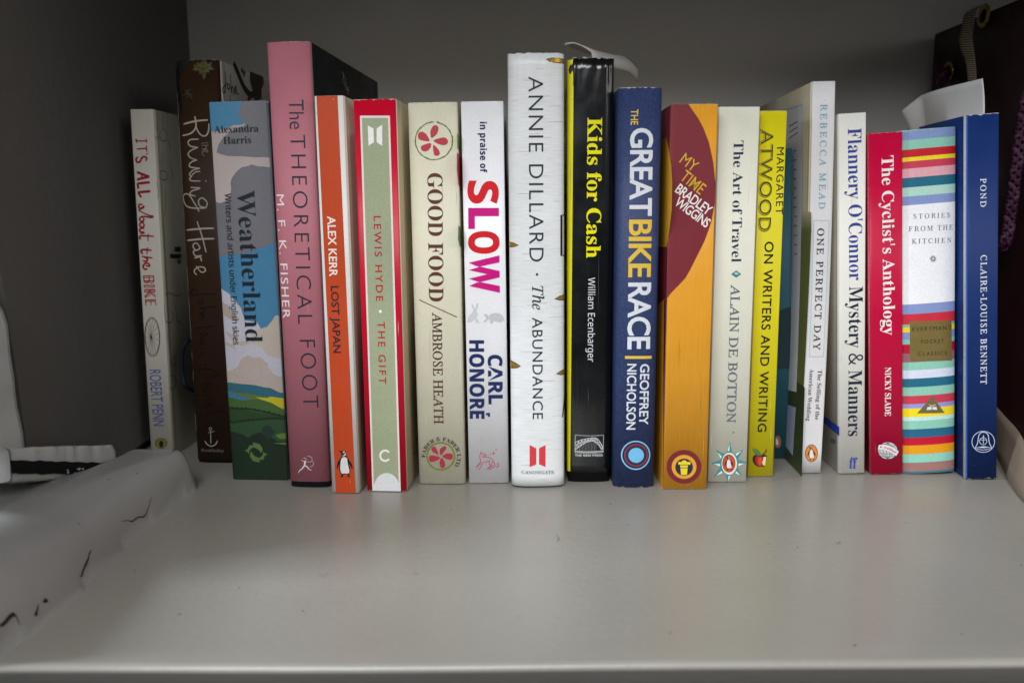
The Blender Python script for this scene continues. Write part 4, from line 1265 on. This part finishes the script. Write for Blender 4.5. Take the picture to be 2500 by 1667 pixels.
P.stroke('G6', [(925, 272), (1000, 340), (1070, 392)], 8, '#6f9a4c', 5); P.stroke('G6', [(1105, 388), (1160, 345), (1185, 280)], 18, '#4a2c18', 5); P.finish()

# --- teal book
P = Print(TEAL, 'spine_print')
P.poly('0', [(1890, 762), (1940, 745), (1940, 900), (1890, 900)], '#1c333b', 1)
P.disc('G6', (1400, 140), 62, 120, '#8a5a34', 2); P.poly('G6', [(1375, 60), (1400, 100), (1412, 170), (1400, 205), (1370, 195), (1365, 110)], '#b9bcc0', 3)
P.finish()
P = Print(TEAL, 'spine_lettering'); P.text('COLLECTED', 'G', '0', (1893, 820), (1890, 1000), 12, '#31505a'); P.finish() if False else None

# --- tall bowed paperback
P = Print(OPD, 'author_lettering'); P.text('REBECCA MEAD', 'R', 'H3', (488, 255), (472, 1125), 55, '#6fa3b4', off=.006, sp=1.3); P.finish()
P = Print(OPD, 'title_lettering')
for q in ([(1986.7, 538.5), (2024.3, 538.5)], [(2024.3, 538.5), (2010, 871)], [(2010, 871), (1975.7, 869.7)], [(1975.7, 869.7), (1986.7, 538.5)]):
    P.stroke('0', q, 1.8, '#a3c0cc', 1, False, 1)
P.text('ONE PERFECT DAY', 'R', '0', (1995.5, 557.6), (1985.5, 854), 16.5, '#191b20', off=.008, sp=1.2); P.finish()
P = Print(OPD, 'subtitle_lettering')
P.text('The Selling of the', 'B', 'F6', (1127, 657), (1107, 985), 27, '#26262a', off=-.003); P.text('American Wedding', 'B', 'F6', (1073, 650), (1050, 992), 26, '#26262a', off=-.003); P.finish()
P = Print(OPD, 'publisher_logo'); P.disc('G6', (2045, 357), 122, 168, '#17181a', 1); P.disc('G6', (2045, 357), 112, 158, '#d98430', 2); penguin(P, 'G6', (1972, 228, 2122, 490), 4); P.finish()
P = Print(OPD, 'cover_picture', 'left')
P.poly('0', [px('H3', (398, 1290)), px('H3', (0, 1290)), (1760, 1010), (1880, 1080), px('H4', (262, 1490))], '#6e7840', 1)
for k in range(7):                                     # the misty meeting of sky and field in the cover photograph
    cc = '#%02x%02x%02x' % tuple(int(p_ + (q_ - p_) * (k + .5) / 7) for p_, q_ in zip((0xd9, 0xcf, 0xb2), (0x6e, 0x78, 0x40)))
    P.poly('H3', [(398, 1150 + 24 * k), (0, 1150 + 24 * k), (0, 1174 + 24 * k), (398, 1174 + 24 * k)], cc, 1)
P.poly('0', [(1905, 905), (1962, 945), (1958, 1165), (1900, 1110)], '#3f4f2c', 2)
P.poly('0', [px('H3', (342, 245)), px('H3', (0, 345)), px('H4', (0, 860)), px('H4', (238, 920))], '#dfe3e8', 3)
P.poly('0', [px('H4', (236, 1030)), px('H4', (170, 1005)), px('H4', (160, 1290)), px('H4', (220, 1370))], '#aab4cc', 3)
P.stroke('H3', [(332, 262), (150, 318)], 5, '#a9c4cc', 4, False, 1); P.stroke('H3', [(332, 262), (326, 1280)], 5, '#a9c4cc', 4, False, 1)
for k in range(3): P.stroke('H3', [(298, 400 + 44 * k), (225, 440 + 50 * k)], 4.5, '#6a6c70', 4, False, 1)
for k in range(12): P.stroke('H3', [(280, 640 + 78 * k), (256, 646 + 78 * k)], 6, '#8b98a4', 4, False, 1)
P.finish()

# --- ivory paperback
P = Print(FLA, 'author_lettering'); P.text("Flannery O'Connor", 'B', '0', (2069.6, 314.5), (2073, 684.9), 33, '#2c3e8c', off=-.003); P.finish()
P = Print(FLA, 'title_lettering'); P.text('Mystery & Manners', 'B', '0', (2073, 700), (2070, 1064.5), 33, '#121c34', off=-.002); P.finish()
P = Print(FLA, 'publisher_logo'); P.text('ff', 'B', 'F8', (178, 1330), (226, 1330), 66, '#2c3e8c'); P.finish()
P = Print(FLA, 'blue_band', 'left'); P.poly('H4', [(430, 1085), (550, 1168), (550, 1232), (430, 1130)], '#2448a8', 1)
for k in range(3): P.stroke('H4', [(520, 1268 + 10 * k), (490, 1250 + 10 * k)], 4, '#5c6470', 1, False, 1)
P.finish()

# --- crimson paperback
c = '#e8e0e0'
P = Print(CYC, 'title_lettering'); P.text("The Cyclist's Anthology", 'B', '0', (2152, 381.8), (2157, 818.4), 29, c); P.finish()
P = Print(CYC, 'author_lettering'); P.text('NICKY SLADE', 'B', 'F8', (393, 727), (392, 1018), 35, c); P.finish()
P = Print(CYC, 'globe_logo')
P.disc('G7', (316, 1048), 160, 145, '#4c1020', 1); P.disc('G7', (308, 1040), 152, 134, '#b9b9bb', 2)
for k in (-.85, -.5, -.15, .25, .6): P.stroke('G7', [(308 + 152 * k * math.sin(math.pi * t / 8), 908 + 264 * t / 8) for t in range(9)], 6, '#3c3c40', 3, True, 1)
for yy, hw_ in ((960, 120), (1080, 145), (1125, 115)): P.stroke('G7', [(308 - hw_, yy), (308, yy + 14), (308 + hw_, yy)], 6, '#3c3c40', 5, True, 1)
bn = [(160, 950), (250, 942), (320, 955), (400, 990), (480, 1055), (440, 1122), (380, 1085), (300, 1045), (230, 1022), (148, 1018)]
P.poly('G7', [(310 + (a - 310) * 1.06, 1030 + (d - 1030) * 1.1) for a, d in bn], '#3c2028', 8); P.poly('G7', bn, '#d8d4d4', 9)
P.text('trail', 'X', 'G7', (240, 1000), (335, 1030), 34, '#b4202c', level=12); P.text('blazer', 'X', 'G7', (338, 1034), (440, 1090), 34, '#b4202c', level=12)
P.poly('G7', [(195, 958), (201, 974), (216, 976), (204, 986), (208, 1000), (195, 991), (182, 1000), (186, 986), (174, 976), (189, 974)], '#b4202c', 12); P.finish()

# --- striped book: every stripe is a printed band of its own
ST = [('#7d90bc', 321, 340), ('#88bfab', 340, 363), ('#bc1526', 363, 382), ('#e9cf1e', 382, 392), ('#c23a52', 392, 409.5), ('#dba0a8', 409.5, 432), ('#20647e', 432, 455.5), ('#a9cfc2', 455.5, 477.5), ('#8090bf', 477.5, 499),
      ('#e6e6ea', 499, 741.5), ('#8090bf', 741.5, 765), ('#c42a3a', 765, 790), ('#e9cf1e', 797, 809), ('#7f92c0', 809, 827), ('#7fbfb0', 827, 838.5), ('#b31032', 838.5, 861), ('#96606a', 861, 882.5), ('#88bfab', 882.5, 902),
      ('#cdd2e2', 902, 922.5), ('#20647e', 922.5, 943.5), ('#88bfab', 943.5, 964.5), ('#c03a4c', 964.5, 984.5), ('#9090cc', 984.5, 995), ('#e9cf1e', 995, 1016.5), ('#b9dcd6', 1016.5, 1025.5), ('#88bfab', 1025.5, 1046),
      ('#226080', 1046, 1066.5), ('#b8102e', 1066.5, 1085.5), ('#dc9414', 1085.5, 1107), ('#88c4b2', 1107, 1127.5), ('#986f68', 1127.5, 1149), ('#2a7090', 1149, 1162)]
u2 = STO.w / 2
for k, (col, ya, yb) in enumerate(ST):
    t_ = (ya - 321) / 840
    dl = -6 * (1 - t_) - 3.5 * t_                          # the stripes run very slightly uphill
    za_ = STO.spine_uv((2270, ya + dl / 2 + 1))[1]; zb_ = STO.spine_uv((2270, yb + dl / 2 + 1))[1]; sl = .0002
    if k == 0: za_ = STO.h - .0003
    if k == len(ST) - 1: zb_ = .0004
    P = Print(STO, 'colour_band')
    P.poly('0', [(-u2, zb_ - sl), (u2, zb_ + sl), (u2, za_ + sl), (-u2, za_ - sl)], col, 0, uv=True); P.finish()
P = Print(STO, 'title_lettering')
P.text('STORIES', 'R', 'F7', (602, 1397), (835, 1388), 31, '#20242c', sp=1.3); P.text('FROM THE', 'R', 'F7', (573, 1478), (857, 1466), 32, '#20242c', sp=1.25)
P.text('KITCHEN', 'R', 'F7', (592, 1556), (845, 1548), 31, '#20242c', sp=1.3)
for i in range(12):
    a = math.pi * i / 6; P.stroke('F8', [(679 + 6 * math.cos(a), 78 + 6 * math.sin(a)), (679 + 20 * math.cos(a), 78 + 20 * math.sin(a))], 4.5, '#4c4c48', 2, False, .8)
P.finish()
GILT = material('gilt_label', '#7e6d3e', .4, .25, 'print')
P = Print(STO, 'gilt_label')
P.poly('F8', [(543, 453), (795, 446), (797, 686), (545, 692)], GILT, 2)
P.text("EVERYMAN'S", 'G', 'F8', (558, 510), (794, 500), 24, '#241f16', level=4, sp=1.3); P.text('POCKET', 'G', 'F8', (608, 583), (745, 579), 22, '#241f16', level=4, sp=1.4); P.text('CLASSICS', 'G', 'F8', (590, 656), (762, 651), 22, '#241f16', level=4, sp=1.4); P.finish()
P = Print(STO, 'triangle_logo')
P.poly('G7', [(1012, 170), (1215, 440), (775, 447)], '#6a5f40', 3); P.poly('G7', [(938, 345), (1000, 338), (1002, 385), (920, 392)], '#d8d6d0', 5); P.poly('G7', [(1015, 342), (1078, 342), (1090, 390), (1015, 385)], '#d8d6d0', 5)
P.stroke('G7', [(960, 302), (990, 325), (1030, 318), (1068, 308)], 12, '#cfc9b8', 5); P.finish()

# --- navy paperback
c = '#d2d6e0'
P = Print(PON, 'title_lettering'); P.text('POND', 'R', 'F7', (1028, 1140), (1028, 1322), 36, c, off=.006, sp=1.2); P.finish()
P = Print(PON, 'author_lettering'); P.text('CLAIRE-LOUISE BENNETT', 'R', 'F8', (965, 57), (965, 828), 36, c, off=.006, sp=1.15); P.finish()
P = Print(PON, 'bell_logo')
c = '#b9c3d6'
P.ring('G7', (1830, 900), 180, 167, 10, c)
P.stroke('G7', [(1700, 998), (1735, 930), (1750, 850), (1762, 790), (1800, 752), (1830, 748), (1870, 755), (1905, 790), (1915, 850), (1930, 930), (1965, 995)], 12, c, 3, True, 1)
P.stroke('G7', [(1700, 1002), (1830, 1030), (1965, 998)], 9, c, 2, True, 1); P.poly('G7', [(1712, 990), (1830, 970), (1945, 986), (1830, 998)], c, 5)
P.ring('G7', (1828, 890), 58, 55, 9, c, 2); P.stroke('G7', [(1830, 795), (1830, 925)], 10, c, 4, False, 1); P.stroke('G7', [(1775, 870), (1882, 870)], 7, c, 6, False, 1)
P.stroke('G7', [(1818, 805), (1844, 805)], 7, c, 7, False, 1); P.finish()
P = Print(PON, 'spine_crease')
for xx, cc in ((-.4985, '#3a62a8'), (-.475, '#1f4488')):
    P.poly('0', [(xx * PON.w, .0005), (xx * PON.w + .0003, .0005), (xx * PON.w + .0003, PON.h - .0005), (xx * PON.w, PON.h - .0005)], cc, 1, uv=True)
P.finish()

# fine vertical handling creases and scuffs on the spines
rs = random.Random(21)
for bk, lite, dark, nl in ((ITS, '#dcd8cc', '#a7a294', 3), (WEA, '#c4bcbc', '#5c6068', 3), (LJ, '#f0eeea', '#a8a49c', 2), (GIFT, '#d8d0c4', '#8c0a20', 3), (GF, '#e2dfce', '#9c977f', 6),
                           (HON, '#f2f2f4', '#c2c2c8', 2), (MYT, '#f0c060', '#8c5c14', 6), (ART, '#ecebe0', '#b4b2a2', 4), (ATW, '#e8e05c', '#8c8410', 3), (OPD, '#ececec', '#a8a6a8', 4),
                           (FLA, '#efeee8', '#b8b4ac', 3), (CYC, '#d84870', '#80062a', 2), (PON, '#3a5aa0', '#081838', 3), (KID, '#4c5258', '#2c3034', 9), (GBR, '#4a5c90', '#1c2644', 4), (TF, '#d8a0a8', '#8c5058', 3)):
    P = Print(bk, 'handling_marks')
    for i in range(nl):
        u = rs.choice([-1, 1]) * rs.uniform(.55, .96) * bk.w / 2 if rs.random() < .6 else rs.uniform(-.5, .5) * bk.w / 2
        z = rs.uniform(.05, .75) * bk.h; L = rs.uniform(.006, .05 if bk is KID else .03); wd = rs.uniform(.00005, .00012); dr = rs.uniform(-.0006, .0006)
        P.poly('0', [(u, z), (u + wd, z + L * .5), (u + dr, z + L), (u - wd, z + L * .5)], lite if rs.random() < .6 else dark, -.6, uv=True)
    for i in range(nl * 3):
        u = rs.uniform(-.95, .95) * bk.w / 2; z = rs.choice([rs.uniform(.0, .06), rs.uniform(.9, 1), rs.uniform(0, 1)]) * bk.h; r_ = rs.uniform(.0001, .00028)
        P.poly('0', [(u + r_ * rs.uniform(.5, 1.3) * math.cos(a), z + r_ * rs.uniform(.5, 1.3) * math.sin(a)) for a in (0, 1.2, 2.5, 3.8, 5.1)], rs.choice([lite, dark]), -.4, uv=True)
    P.finish()['kind'] = 'stuff'

# ------------------------------------------------------------------ loose slips of paper
SLIP = material('slip_paper', '#c0bebd', .75, 0, 'paper')


def sheet(name, grid, mat, label, cat, th=.00025):
    """a thin bent sheet given as rows of points, with real thickness"""
    nr, nc = len(grid), len(grid[0])
    V = [p for r in grid for p in r]
    F = [(r * nc + c_, r * nc + c_ + 1, (r + 1) * nc + c_ + 1, (r + 1) * nc + c_) for r in range(nr - 1) for c_ in range(nc - 1)]
    c0 = sum(V, Vector()) / len(V)
    o = mesh_obj(name, [v - c0 for v in V], F, mat, smooth=True); o.location = c0
    md = o.modifiers.new('thickness', 'SOLIDIFY'); md.thickness = th; md.offset = 0
    return tag(o, label, cat)


# slip standing among the pages of the navy book, its far end curled over
xs_ = PON.w * .10
rows = []
zb0 = PON.h
for r in range(10):
    v = r / 9
    row = []
    for c_ in range(30):
        t = c_ / 29
        y = .004 + .066 * t
        top = PON.h + .0178 + .0012 * math.sin(t * 3) - .0015 * t
        z = (PON.h - .012) + (top - PON.h + .012) * v
        x = xs_ + .0016 * math.sin(t * 6) * v - .0035 * t - .075 * y + .0012 * math.sin(v * 2.5 + t)
        if t > .86:
            k = (t - .86) / .14
            x -= .0085 * k * (.25 + .75 * v); y -= .004 * k * v; z -= .0065 * k * v
        if t < .1: y += .002 * (1 - t / .1) * v * v - .0008
        row.append(PON.M @ Vector((x, y, z)))
    rows.append(row)
sheet('paper_slip', rows, SLIP, 'white paper slip standing out of the navy blue book at the right end', 'bookmark')

# slip curling out of the black book
crv = [px('H7', p) for p in [(95, 205), (110, 182), (160, 172), (240, 163), (320, 162), (400, 182), (480, 212), (560, 250), (640, 300), (700, 345), (762, 385), (782, 440), (795, 520), (800, 640)]]
y0 = KID.O.y + .010
front = [on_y(p, y0) for p in crv]
for i in range(2, len(front)): pass
rows = []
for r in range(12):
    t = r / 11
    row = []
    for i, p in enumerate(front):
        s_ = i / (len(front) - 1)
        q = p + Vector((.0305, .052, .0035)) * t
        q += Vector((.004 * math.sin(t * 3.1) * s_, 0, -.0022 * math.sin(t * 3.1)))
        q.z -= .010 * s_ * max(0, t - .6) / .4 * (.6)
        q.x += .004 * (1 - s_) * t * t
        row.append(q)
    rows.append(row)
sheet('paper_slip', rows, SLIP, 'grey-white paper slip curling out of the top of the glossy black book', 'bookmark', .0006)

# dark elastic loop showing beside the brown book
def tube(name, pts, r, mat, parent=None, closed=False, seg=10, flat=1.0, label=None, cat=None):
    P = catmull(pts, closed, 6); V = []; F = []; n = len(P)
    up = Vector((0, 0, 1))
    for i, p in enumerate(P):
        a = P[i - 1] if (i or closed) else P[0]; c_ = P[(i + 1) % n] if (i < n - 1 or closed) else P[-1]
        d = (c_ - a).normalized(); s1 = d.cross(Vector((.1, 1, .05))).normalized(); s2 = d.cross(s1)
        for k in range(seg):
            t = 2 * math.pi * k / seg
            V.append(p + s1 * math.cos(t) * r + s2 * math.sin(t) * r * flat)
    m = n if closed else n - 1
    for i in range(m):
        for k in range(seg):
            a = i * seg + k; b2 = i * seg + (k + 1) % seg; j = ((i + 1) % n) * seg
            F.append((a, b2, j + (k + 1) % seg, j + k))
    return mesh_obj(name, V, F, mat, parent, smooth=True)


NAVY = material('navy_cord', '#0d1524', .6, 0, 'cloth')
yl = HARE.O.y + .012
lp = [on_y(px('G2', p), yl) for p in [(450, 480), (415, 520), (385, 600), (375, 700), (388, 800), (415, 880), (455, 950)]]
lp[0].y += .01; lp[-1].y += .01
o = tube('elastic_loop', [p - lp[3] for p in lp], .0012, NAVY); o.location = lp[3]
tag(o, 'dark navy cord loop bulging out on the left side of the brown hardback', 'cord loop')

# ------------------------------------------------------------------ gift bag at the right end
XB = .2965
bag = empty('gift_bag', Matrix.Translation((XB, .11, 0)))
tag(bag, 'dark maroon gift bag with gold eyelets and purple rope handle, at the far right', 'bag')
MAR = material('maroon_card', '#2a0f12', .42, 0, 'paper'); MAR2 = material('maroon_card_front', '#2c0a14', .42, 0, 'paper')
by0, by1, bh = .012, .196, .262


def bag_panel(name, A, B, mat, z1, th=.0006, cuts=24, belly=.0):
    V = []; F = []
    A = Vector(A); B = Vector(B); nrm = Vector((-(B - A).y, (B - A).x, 0)).normalized()
    for k in range(13):
        z = z1 * k / 12
        for i in range(cuts + 1):
            t = i / cuts
            q = A.lerp(B, t) + nrm * (belly * math.sin(math.pi * t) * math.sin(math.pi * k / 12) + .0006 * noise.noise(Vector((t * 6, z * 30, 2))))
            V.append(q + Vector((0, 0, z)) - bag.location)
    for k in range(12):
        for i in range(cuts):
            a = k * (cuts + 1) + i
            F.append((a, a + 1, a + cuts + 2, a + cuts + 1))
    o = mesh_obj(name, V, F, mat, bag, smooth=True)
    md = o.modifiers.new('thickness', 'SOLIDIFY'); md.thickness = th
    return o


bag_panel('side_panel', (XB, by1, .0004), (XB, by0, .0004), MAR, bh, belly=-.001)
bag_panel('front_panel', (XB + .0005, by0 - .0008, .0004), (XB + .15, by0 - .0008, .0004), MAR2, bh)
bag_panel('back_panel', (XB + .15, by1 + .0008, .0004), (XB + .0005, by1 + .0008, .0004), MAR2, bh)
bag_panel('side_panel', (XB + .1505, by0, .0004), (XB + .1505, by1, .0004), MAR, bh)
v, f = box_data(.001, .149, by0 - .11 + .001, by1 - .11 - .001, .0006, .0014)
mesh_obj('bottom_panel', v, f, MAR2, bag)
BRASS = material('brass_eyelet', '#b89a52', .25, .95, 'print')


def eyelet(name, y, z, r, rt, sc=1.0):
    V = []; F = []; N, M_ = 36, 10
    for i in range(N):
        a = 2 * math.pi * i / N
        for k in range(M_):
            c_ = 2 * math.pi * k / M_
            rr = r + rt * math.cos(c_)
            V.append(Vector((XB - .0012 + rt * .55 * math.sin(c_), y + rr * math.cos(a), z + rr * math.sin(a))) - bag.location)
    for i in range(N):
        for k in range(M_):
            F.append((i * M_ + k, i * M_ + (k + 1) % M_, ((i + 1) % N) * M_ + (k + 1) % M_, ((i + 1) % N) * M_ + k))
    o = mesh_obj(name, V, F, BRASS, bag, smooth=True)
    v = [Vector((XB - .00075, y + r * math.cos(2 * math.pi * i / 24), z + r * math.sin(2 * math.pi * i / 24))) - bag.location for i in range(24)]
    mesh_obj('eyelet_hole', v, [tuple(range(24))], BLACK, o)
    return o


e1 = on_x(px('H5', (548, 815)), XB)
eyelet('eyelet', e1.y, e1.z, .0056, .0016)
e2 = on_x(px('H5', (955, 105)), XB)
eyelet('eyelet', e2.y, bh - .0010, .0056, .0016)

# braided purple rope handle
ROPE = material('purple_rope', '#320926', .55, 0, 'cloth'); ROPE2 = material('rope_fleck', '#4c2c42', .6, 0, 'cloth')


def braid(name, pts, r, turns, parent):
    P = catmull(pts, False, 24); n = len(P)
    L = [0.0]
    for i in range(1, n): L.append(L[-1] + (P[i] - P[i - 1]).length)
    core = tube(name, [p for p in P[::8]] + [P[-1]], r * .62, ROPE, parent, seg=12)
    ks = 8
    for s_ in range(ks):
        V = []; F = []; seg = 7
        dr = 1 if s_ % 2 == 0 else -1
        for i, p in enumerate(P):
            a = P[max(0, i - 1)]; c_ = P[min(n - 1, i + 1)]
            d = (c_ - a).normalized(); s1 = d.cross(Vector((.1, 1, .05))).normalized(); s2 = d.cross(s1)
            ph = dr * 2 * math.pi * (L[i] / (r * 5.2)) + 2 * math.pi * (s_ // 2) / (ks / 2)
            rad = r * (.80 + .16 * math.sin(ks / 2 * 2 * 2 * math.pi * (L[i] / (r * 5.2)) / 2 + (0 if dr > 0 else math.pi)))
            o_ = s1 * math.cos(ph) + s2 * math.sin(ph); tt = (d + dr * d.cross(o_) * 1.2).normalized(); b1 = o_; b2 = tt.cross(o_)
            for k in range(seg):
                t = 2 * math.pi * k / seg
                V.append(p + o_ * rad + b1 * math.cos(t) * r * .22 + b2 * math.sin(t) * r * .40)
        for i in range(n - 1):
            for k in range(seg):
                F.append((i * seg + k, i * seg + (k + 1) % seg, (i + 1) * seg + (k + 1) % seg, (i + 1) * seg + k))
        mesh_obj('strand', V, F, ROPE if s_ not in (2, 5) else ROPE2, core, smooth=True)
    return core


def bl(v): return Vector(v) - bag.location


ex = XB - .004
rp = [Vector((XB + .004, e1.y, e1.z + .001)), Vector((ex, e1.y + .001, e1.z - .001)), on_x(px('H5', (475, 860)), ex - .004), on_x(px('H5', (470, 940)), ex - .006), on_x(px('H5', (540, 1010)), ex - .007),
      on_x(px('H5', (640, 1110)), ex - .008), on_x((2370, 400), ex - .009), on_x((2420, 620), ex - .008), on_x((2452, 560), ex - .010), on_x(px('F7', (1215, 1400)), ex - .010), on_x(px('F7', (1255, 1100)), ex - .010),
      on_x(px('F7', (1290, 850)), ex - .008), on_x(px('F7', (1335, 600)), ex - .005), on_x(px('F7', (1420, 420)), ex - .001)]
rp[6] = on_x((2366, 420), ex - .010); rp[7] = on_x((2400, 585), ex - .012); rp[8] = on_x((2448, 600), ex - .012)
braid('rope_handle', [bl(p) for p in rp], .0036, 1, bag)

# grosgrain ribbon: a tab looped over the top, and its tail on the shelf
def ribbon_material():
    m = bpy.data.materials.new('grosgrain_ribbon'); m.use_nodes = True
    nt = m.node_tree; bs = nt.nodes['Principled BSDF']
    uv = nn(nt, 'ShaderNodeUVMap'); sx = nn(nt, 'ShaderNodeSeparateXYZ'); nt.links.new(uv.outputs[0], sx.inputs[0])
    mu = nn(nt, 'ShaderNodeMath', operation='MULTIPLY'); mu.inputs[1].default_value = 2 * math.pi; nt.links.new(sx.outputs['Y'], mu.inputs[0])
    si = nn(nt, 'ShaderNodeMath', operation='SINE'); nt.links.new(mu.outputs[0], si.inputs[0])
    mr = nn(nt, 'ShaderNodeMapRange'); mr.inputs['From Min'].default_value = -1; nt.links.new(si.outputs[0], mr.inputs['Value'])
    mx = nn(nt, 'ShaderNodeMixRGB'); mx.inputs[1].default_value = lin('#30291f'); mx.inputs[2].default_value = lin('#b09c88')
    nt.links.new(mr.outputs[0], mx.inputs[0]); nt.links.new(mx.outputs[0], bs.inputs['Base Color']); bs.inputs['Roughness'].default_value = .55
    bp = nn(nt, 'ShaderNodeBump'); bp.inputs['Strength'].default_value = .6; bp.inputs['Distance'].default_value = .0004
    nt.links.new(mr.outputs[0], bp.inputs['Height']); nt.links.new(bp.outputs[0], bs.inputs['Normal'])
    return m


RIB = ribbon_material()


def ribbon(name, A, B, parent, off, pitch=.0015):
    """band between two guide lines"""
    a = catmull(A, False, 8); c_ = catmull(B, False, 8); n = len(a)
    V = []; F = []; L = 0.0; UVs = []
    for i in range(n):
        if i: L += ((a[i] - a[i - 1]).length + (c_[i] - c_[i - 1]).length) / 2
        for k in range(5):
            t = k / 4; V.append(a[i].lerp(c_[i], t) - off); UVs.append((t, L / pitch))
    for i in range(n - 1):
        for k in range(4):
            q = i * 5 + k; F.append((q, q + 1, q + 6, q + 5))
    o = mesh_obj(name, V, F, RIB, parent, smooth=True)
    ul = o.data.uv_layers.new(name='uv')
    for lp_ in o.data.loops: ul.data[lp_.index].uv = UVs[lp_.vertex_index]
    md = o.modifiers.new('thickness', 'SOLIDIFY'); md.thickness = .0004
    return o


xr = XB - .010
la = [on_x(px('H5', p), x) for p, x in (((880, 75), XB + .002), ((790, 115), XB - .006), ((710, 180), xr - .001), ((690, 300), xr - .002), ((655, 440), xr - .004), ((670, 540), xr - .003), ((715, 660), xr), ((740, 780), xr), ((752, 930), xr), ((760, 1060), xr))]
lb = [on_x(px('H5', p), x) for p, x in (((900, 88), XB + .002), ((868, 100), XB - .004), ((840, 170), xr + .003), ((822, 280), xr + .002), ((805, 420), xr + .001), ((818, 540), xr + .001), ((835, 660), xr + .003), ((845, 780), xr + .003), ((852, 920), xr + .003), ((858, 1050), xr + .003))]
ribbon('ribbon_tab', la, lb, bag, bag.location)
# the tail comes forward out of the shadow and drops to the shelf
ta = [on_y((2425, 985), .070), on_y((2459, 1023), .040), on_y((2480, 1046), .022), on_y((2500, 1077), .005), on_y((2540, 1150), -.020), on_y((2590, 1230), -.045)]
tb = [on_y((2415, 1085), .060), on_y((2440, 1129), .030), on_y((2465, 1180), .002), on_y((2492, 1230), -.022), on_y((2535, 1300), -.048), on_y((2580, 1370), -.070)]
for q in ta + tb: q.z = max(q.z, .0012)
o = ribbon('ribbon_tail', ta, tb, None, Vector((.29, .01, 0)), .0011); o.location = (.29, .01, 0)
tag(o, 'grey-brown ribbon tail lying across the lower right corner beside the navy book', 'ribbon')

# ------------------------------------------------------------------ marks on the shelf
rs = random.Random(11)
MK = material('scuff_mark', '#6a645a', .7)


def scuff(pts, w):
    P = catmull([Vector((p[0], p[1], 0)) for p in pts], False, 4); V = []; n = len(P)
    for i, p in enumerate(P):
        a, c_ = P[max(0, i - 1)], P[min(n - 1, i + 1)]; d = (c_ - a).normalized(); e = w * math.sin(math.pi * (i + .6) / (n + .2))
        V += [(p.x - d.y * e, p.y + d.x * e, .0003), (p.x + d.y * e, p.y - d.x * e, .0003)]
    mesh_obj('scuff', V, [(2 * i, 2 * i + 1, 2 * i + 3, 2 * i + 2) for i in range(n - 1)], MK, shelf)


for q, w in (([(1358, 1325), (1364, 1315), (1358, 1305)], .00016), ([(2052, 1320), (2046, 1328), (2040, 1322)], .00016), ([(2205, 1276), (2215, 1278)], .00022), ([(1010, 1398), (1020, 1402)], .00016), ([(775, 1400), (790, 1408), (800, 1396)], .0001),
             ([(1540, 1402), (1541, 1403)], .0004), ([(1636, 1544), (1637, 1547)], .0005), ([(738, 1490), (742, 1494)], .0003), ([(1424, 1264), (1427, 1265)], .0004), ([(1100, 1243), (1101, 1246)], .0002), ([(1890, 1362), (1893, 1363)], .0003)):
    scuff([fl((a * .9408, d * .9408)) for a, d in q], w)
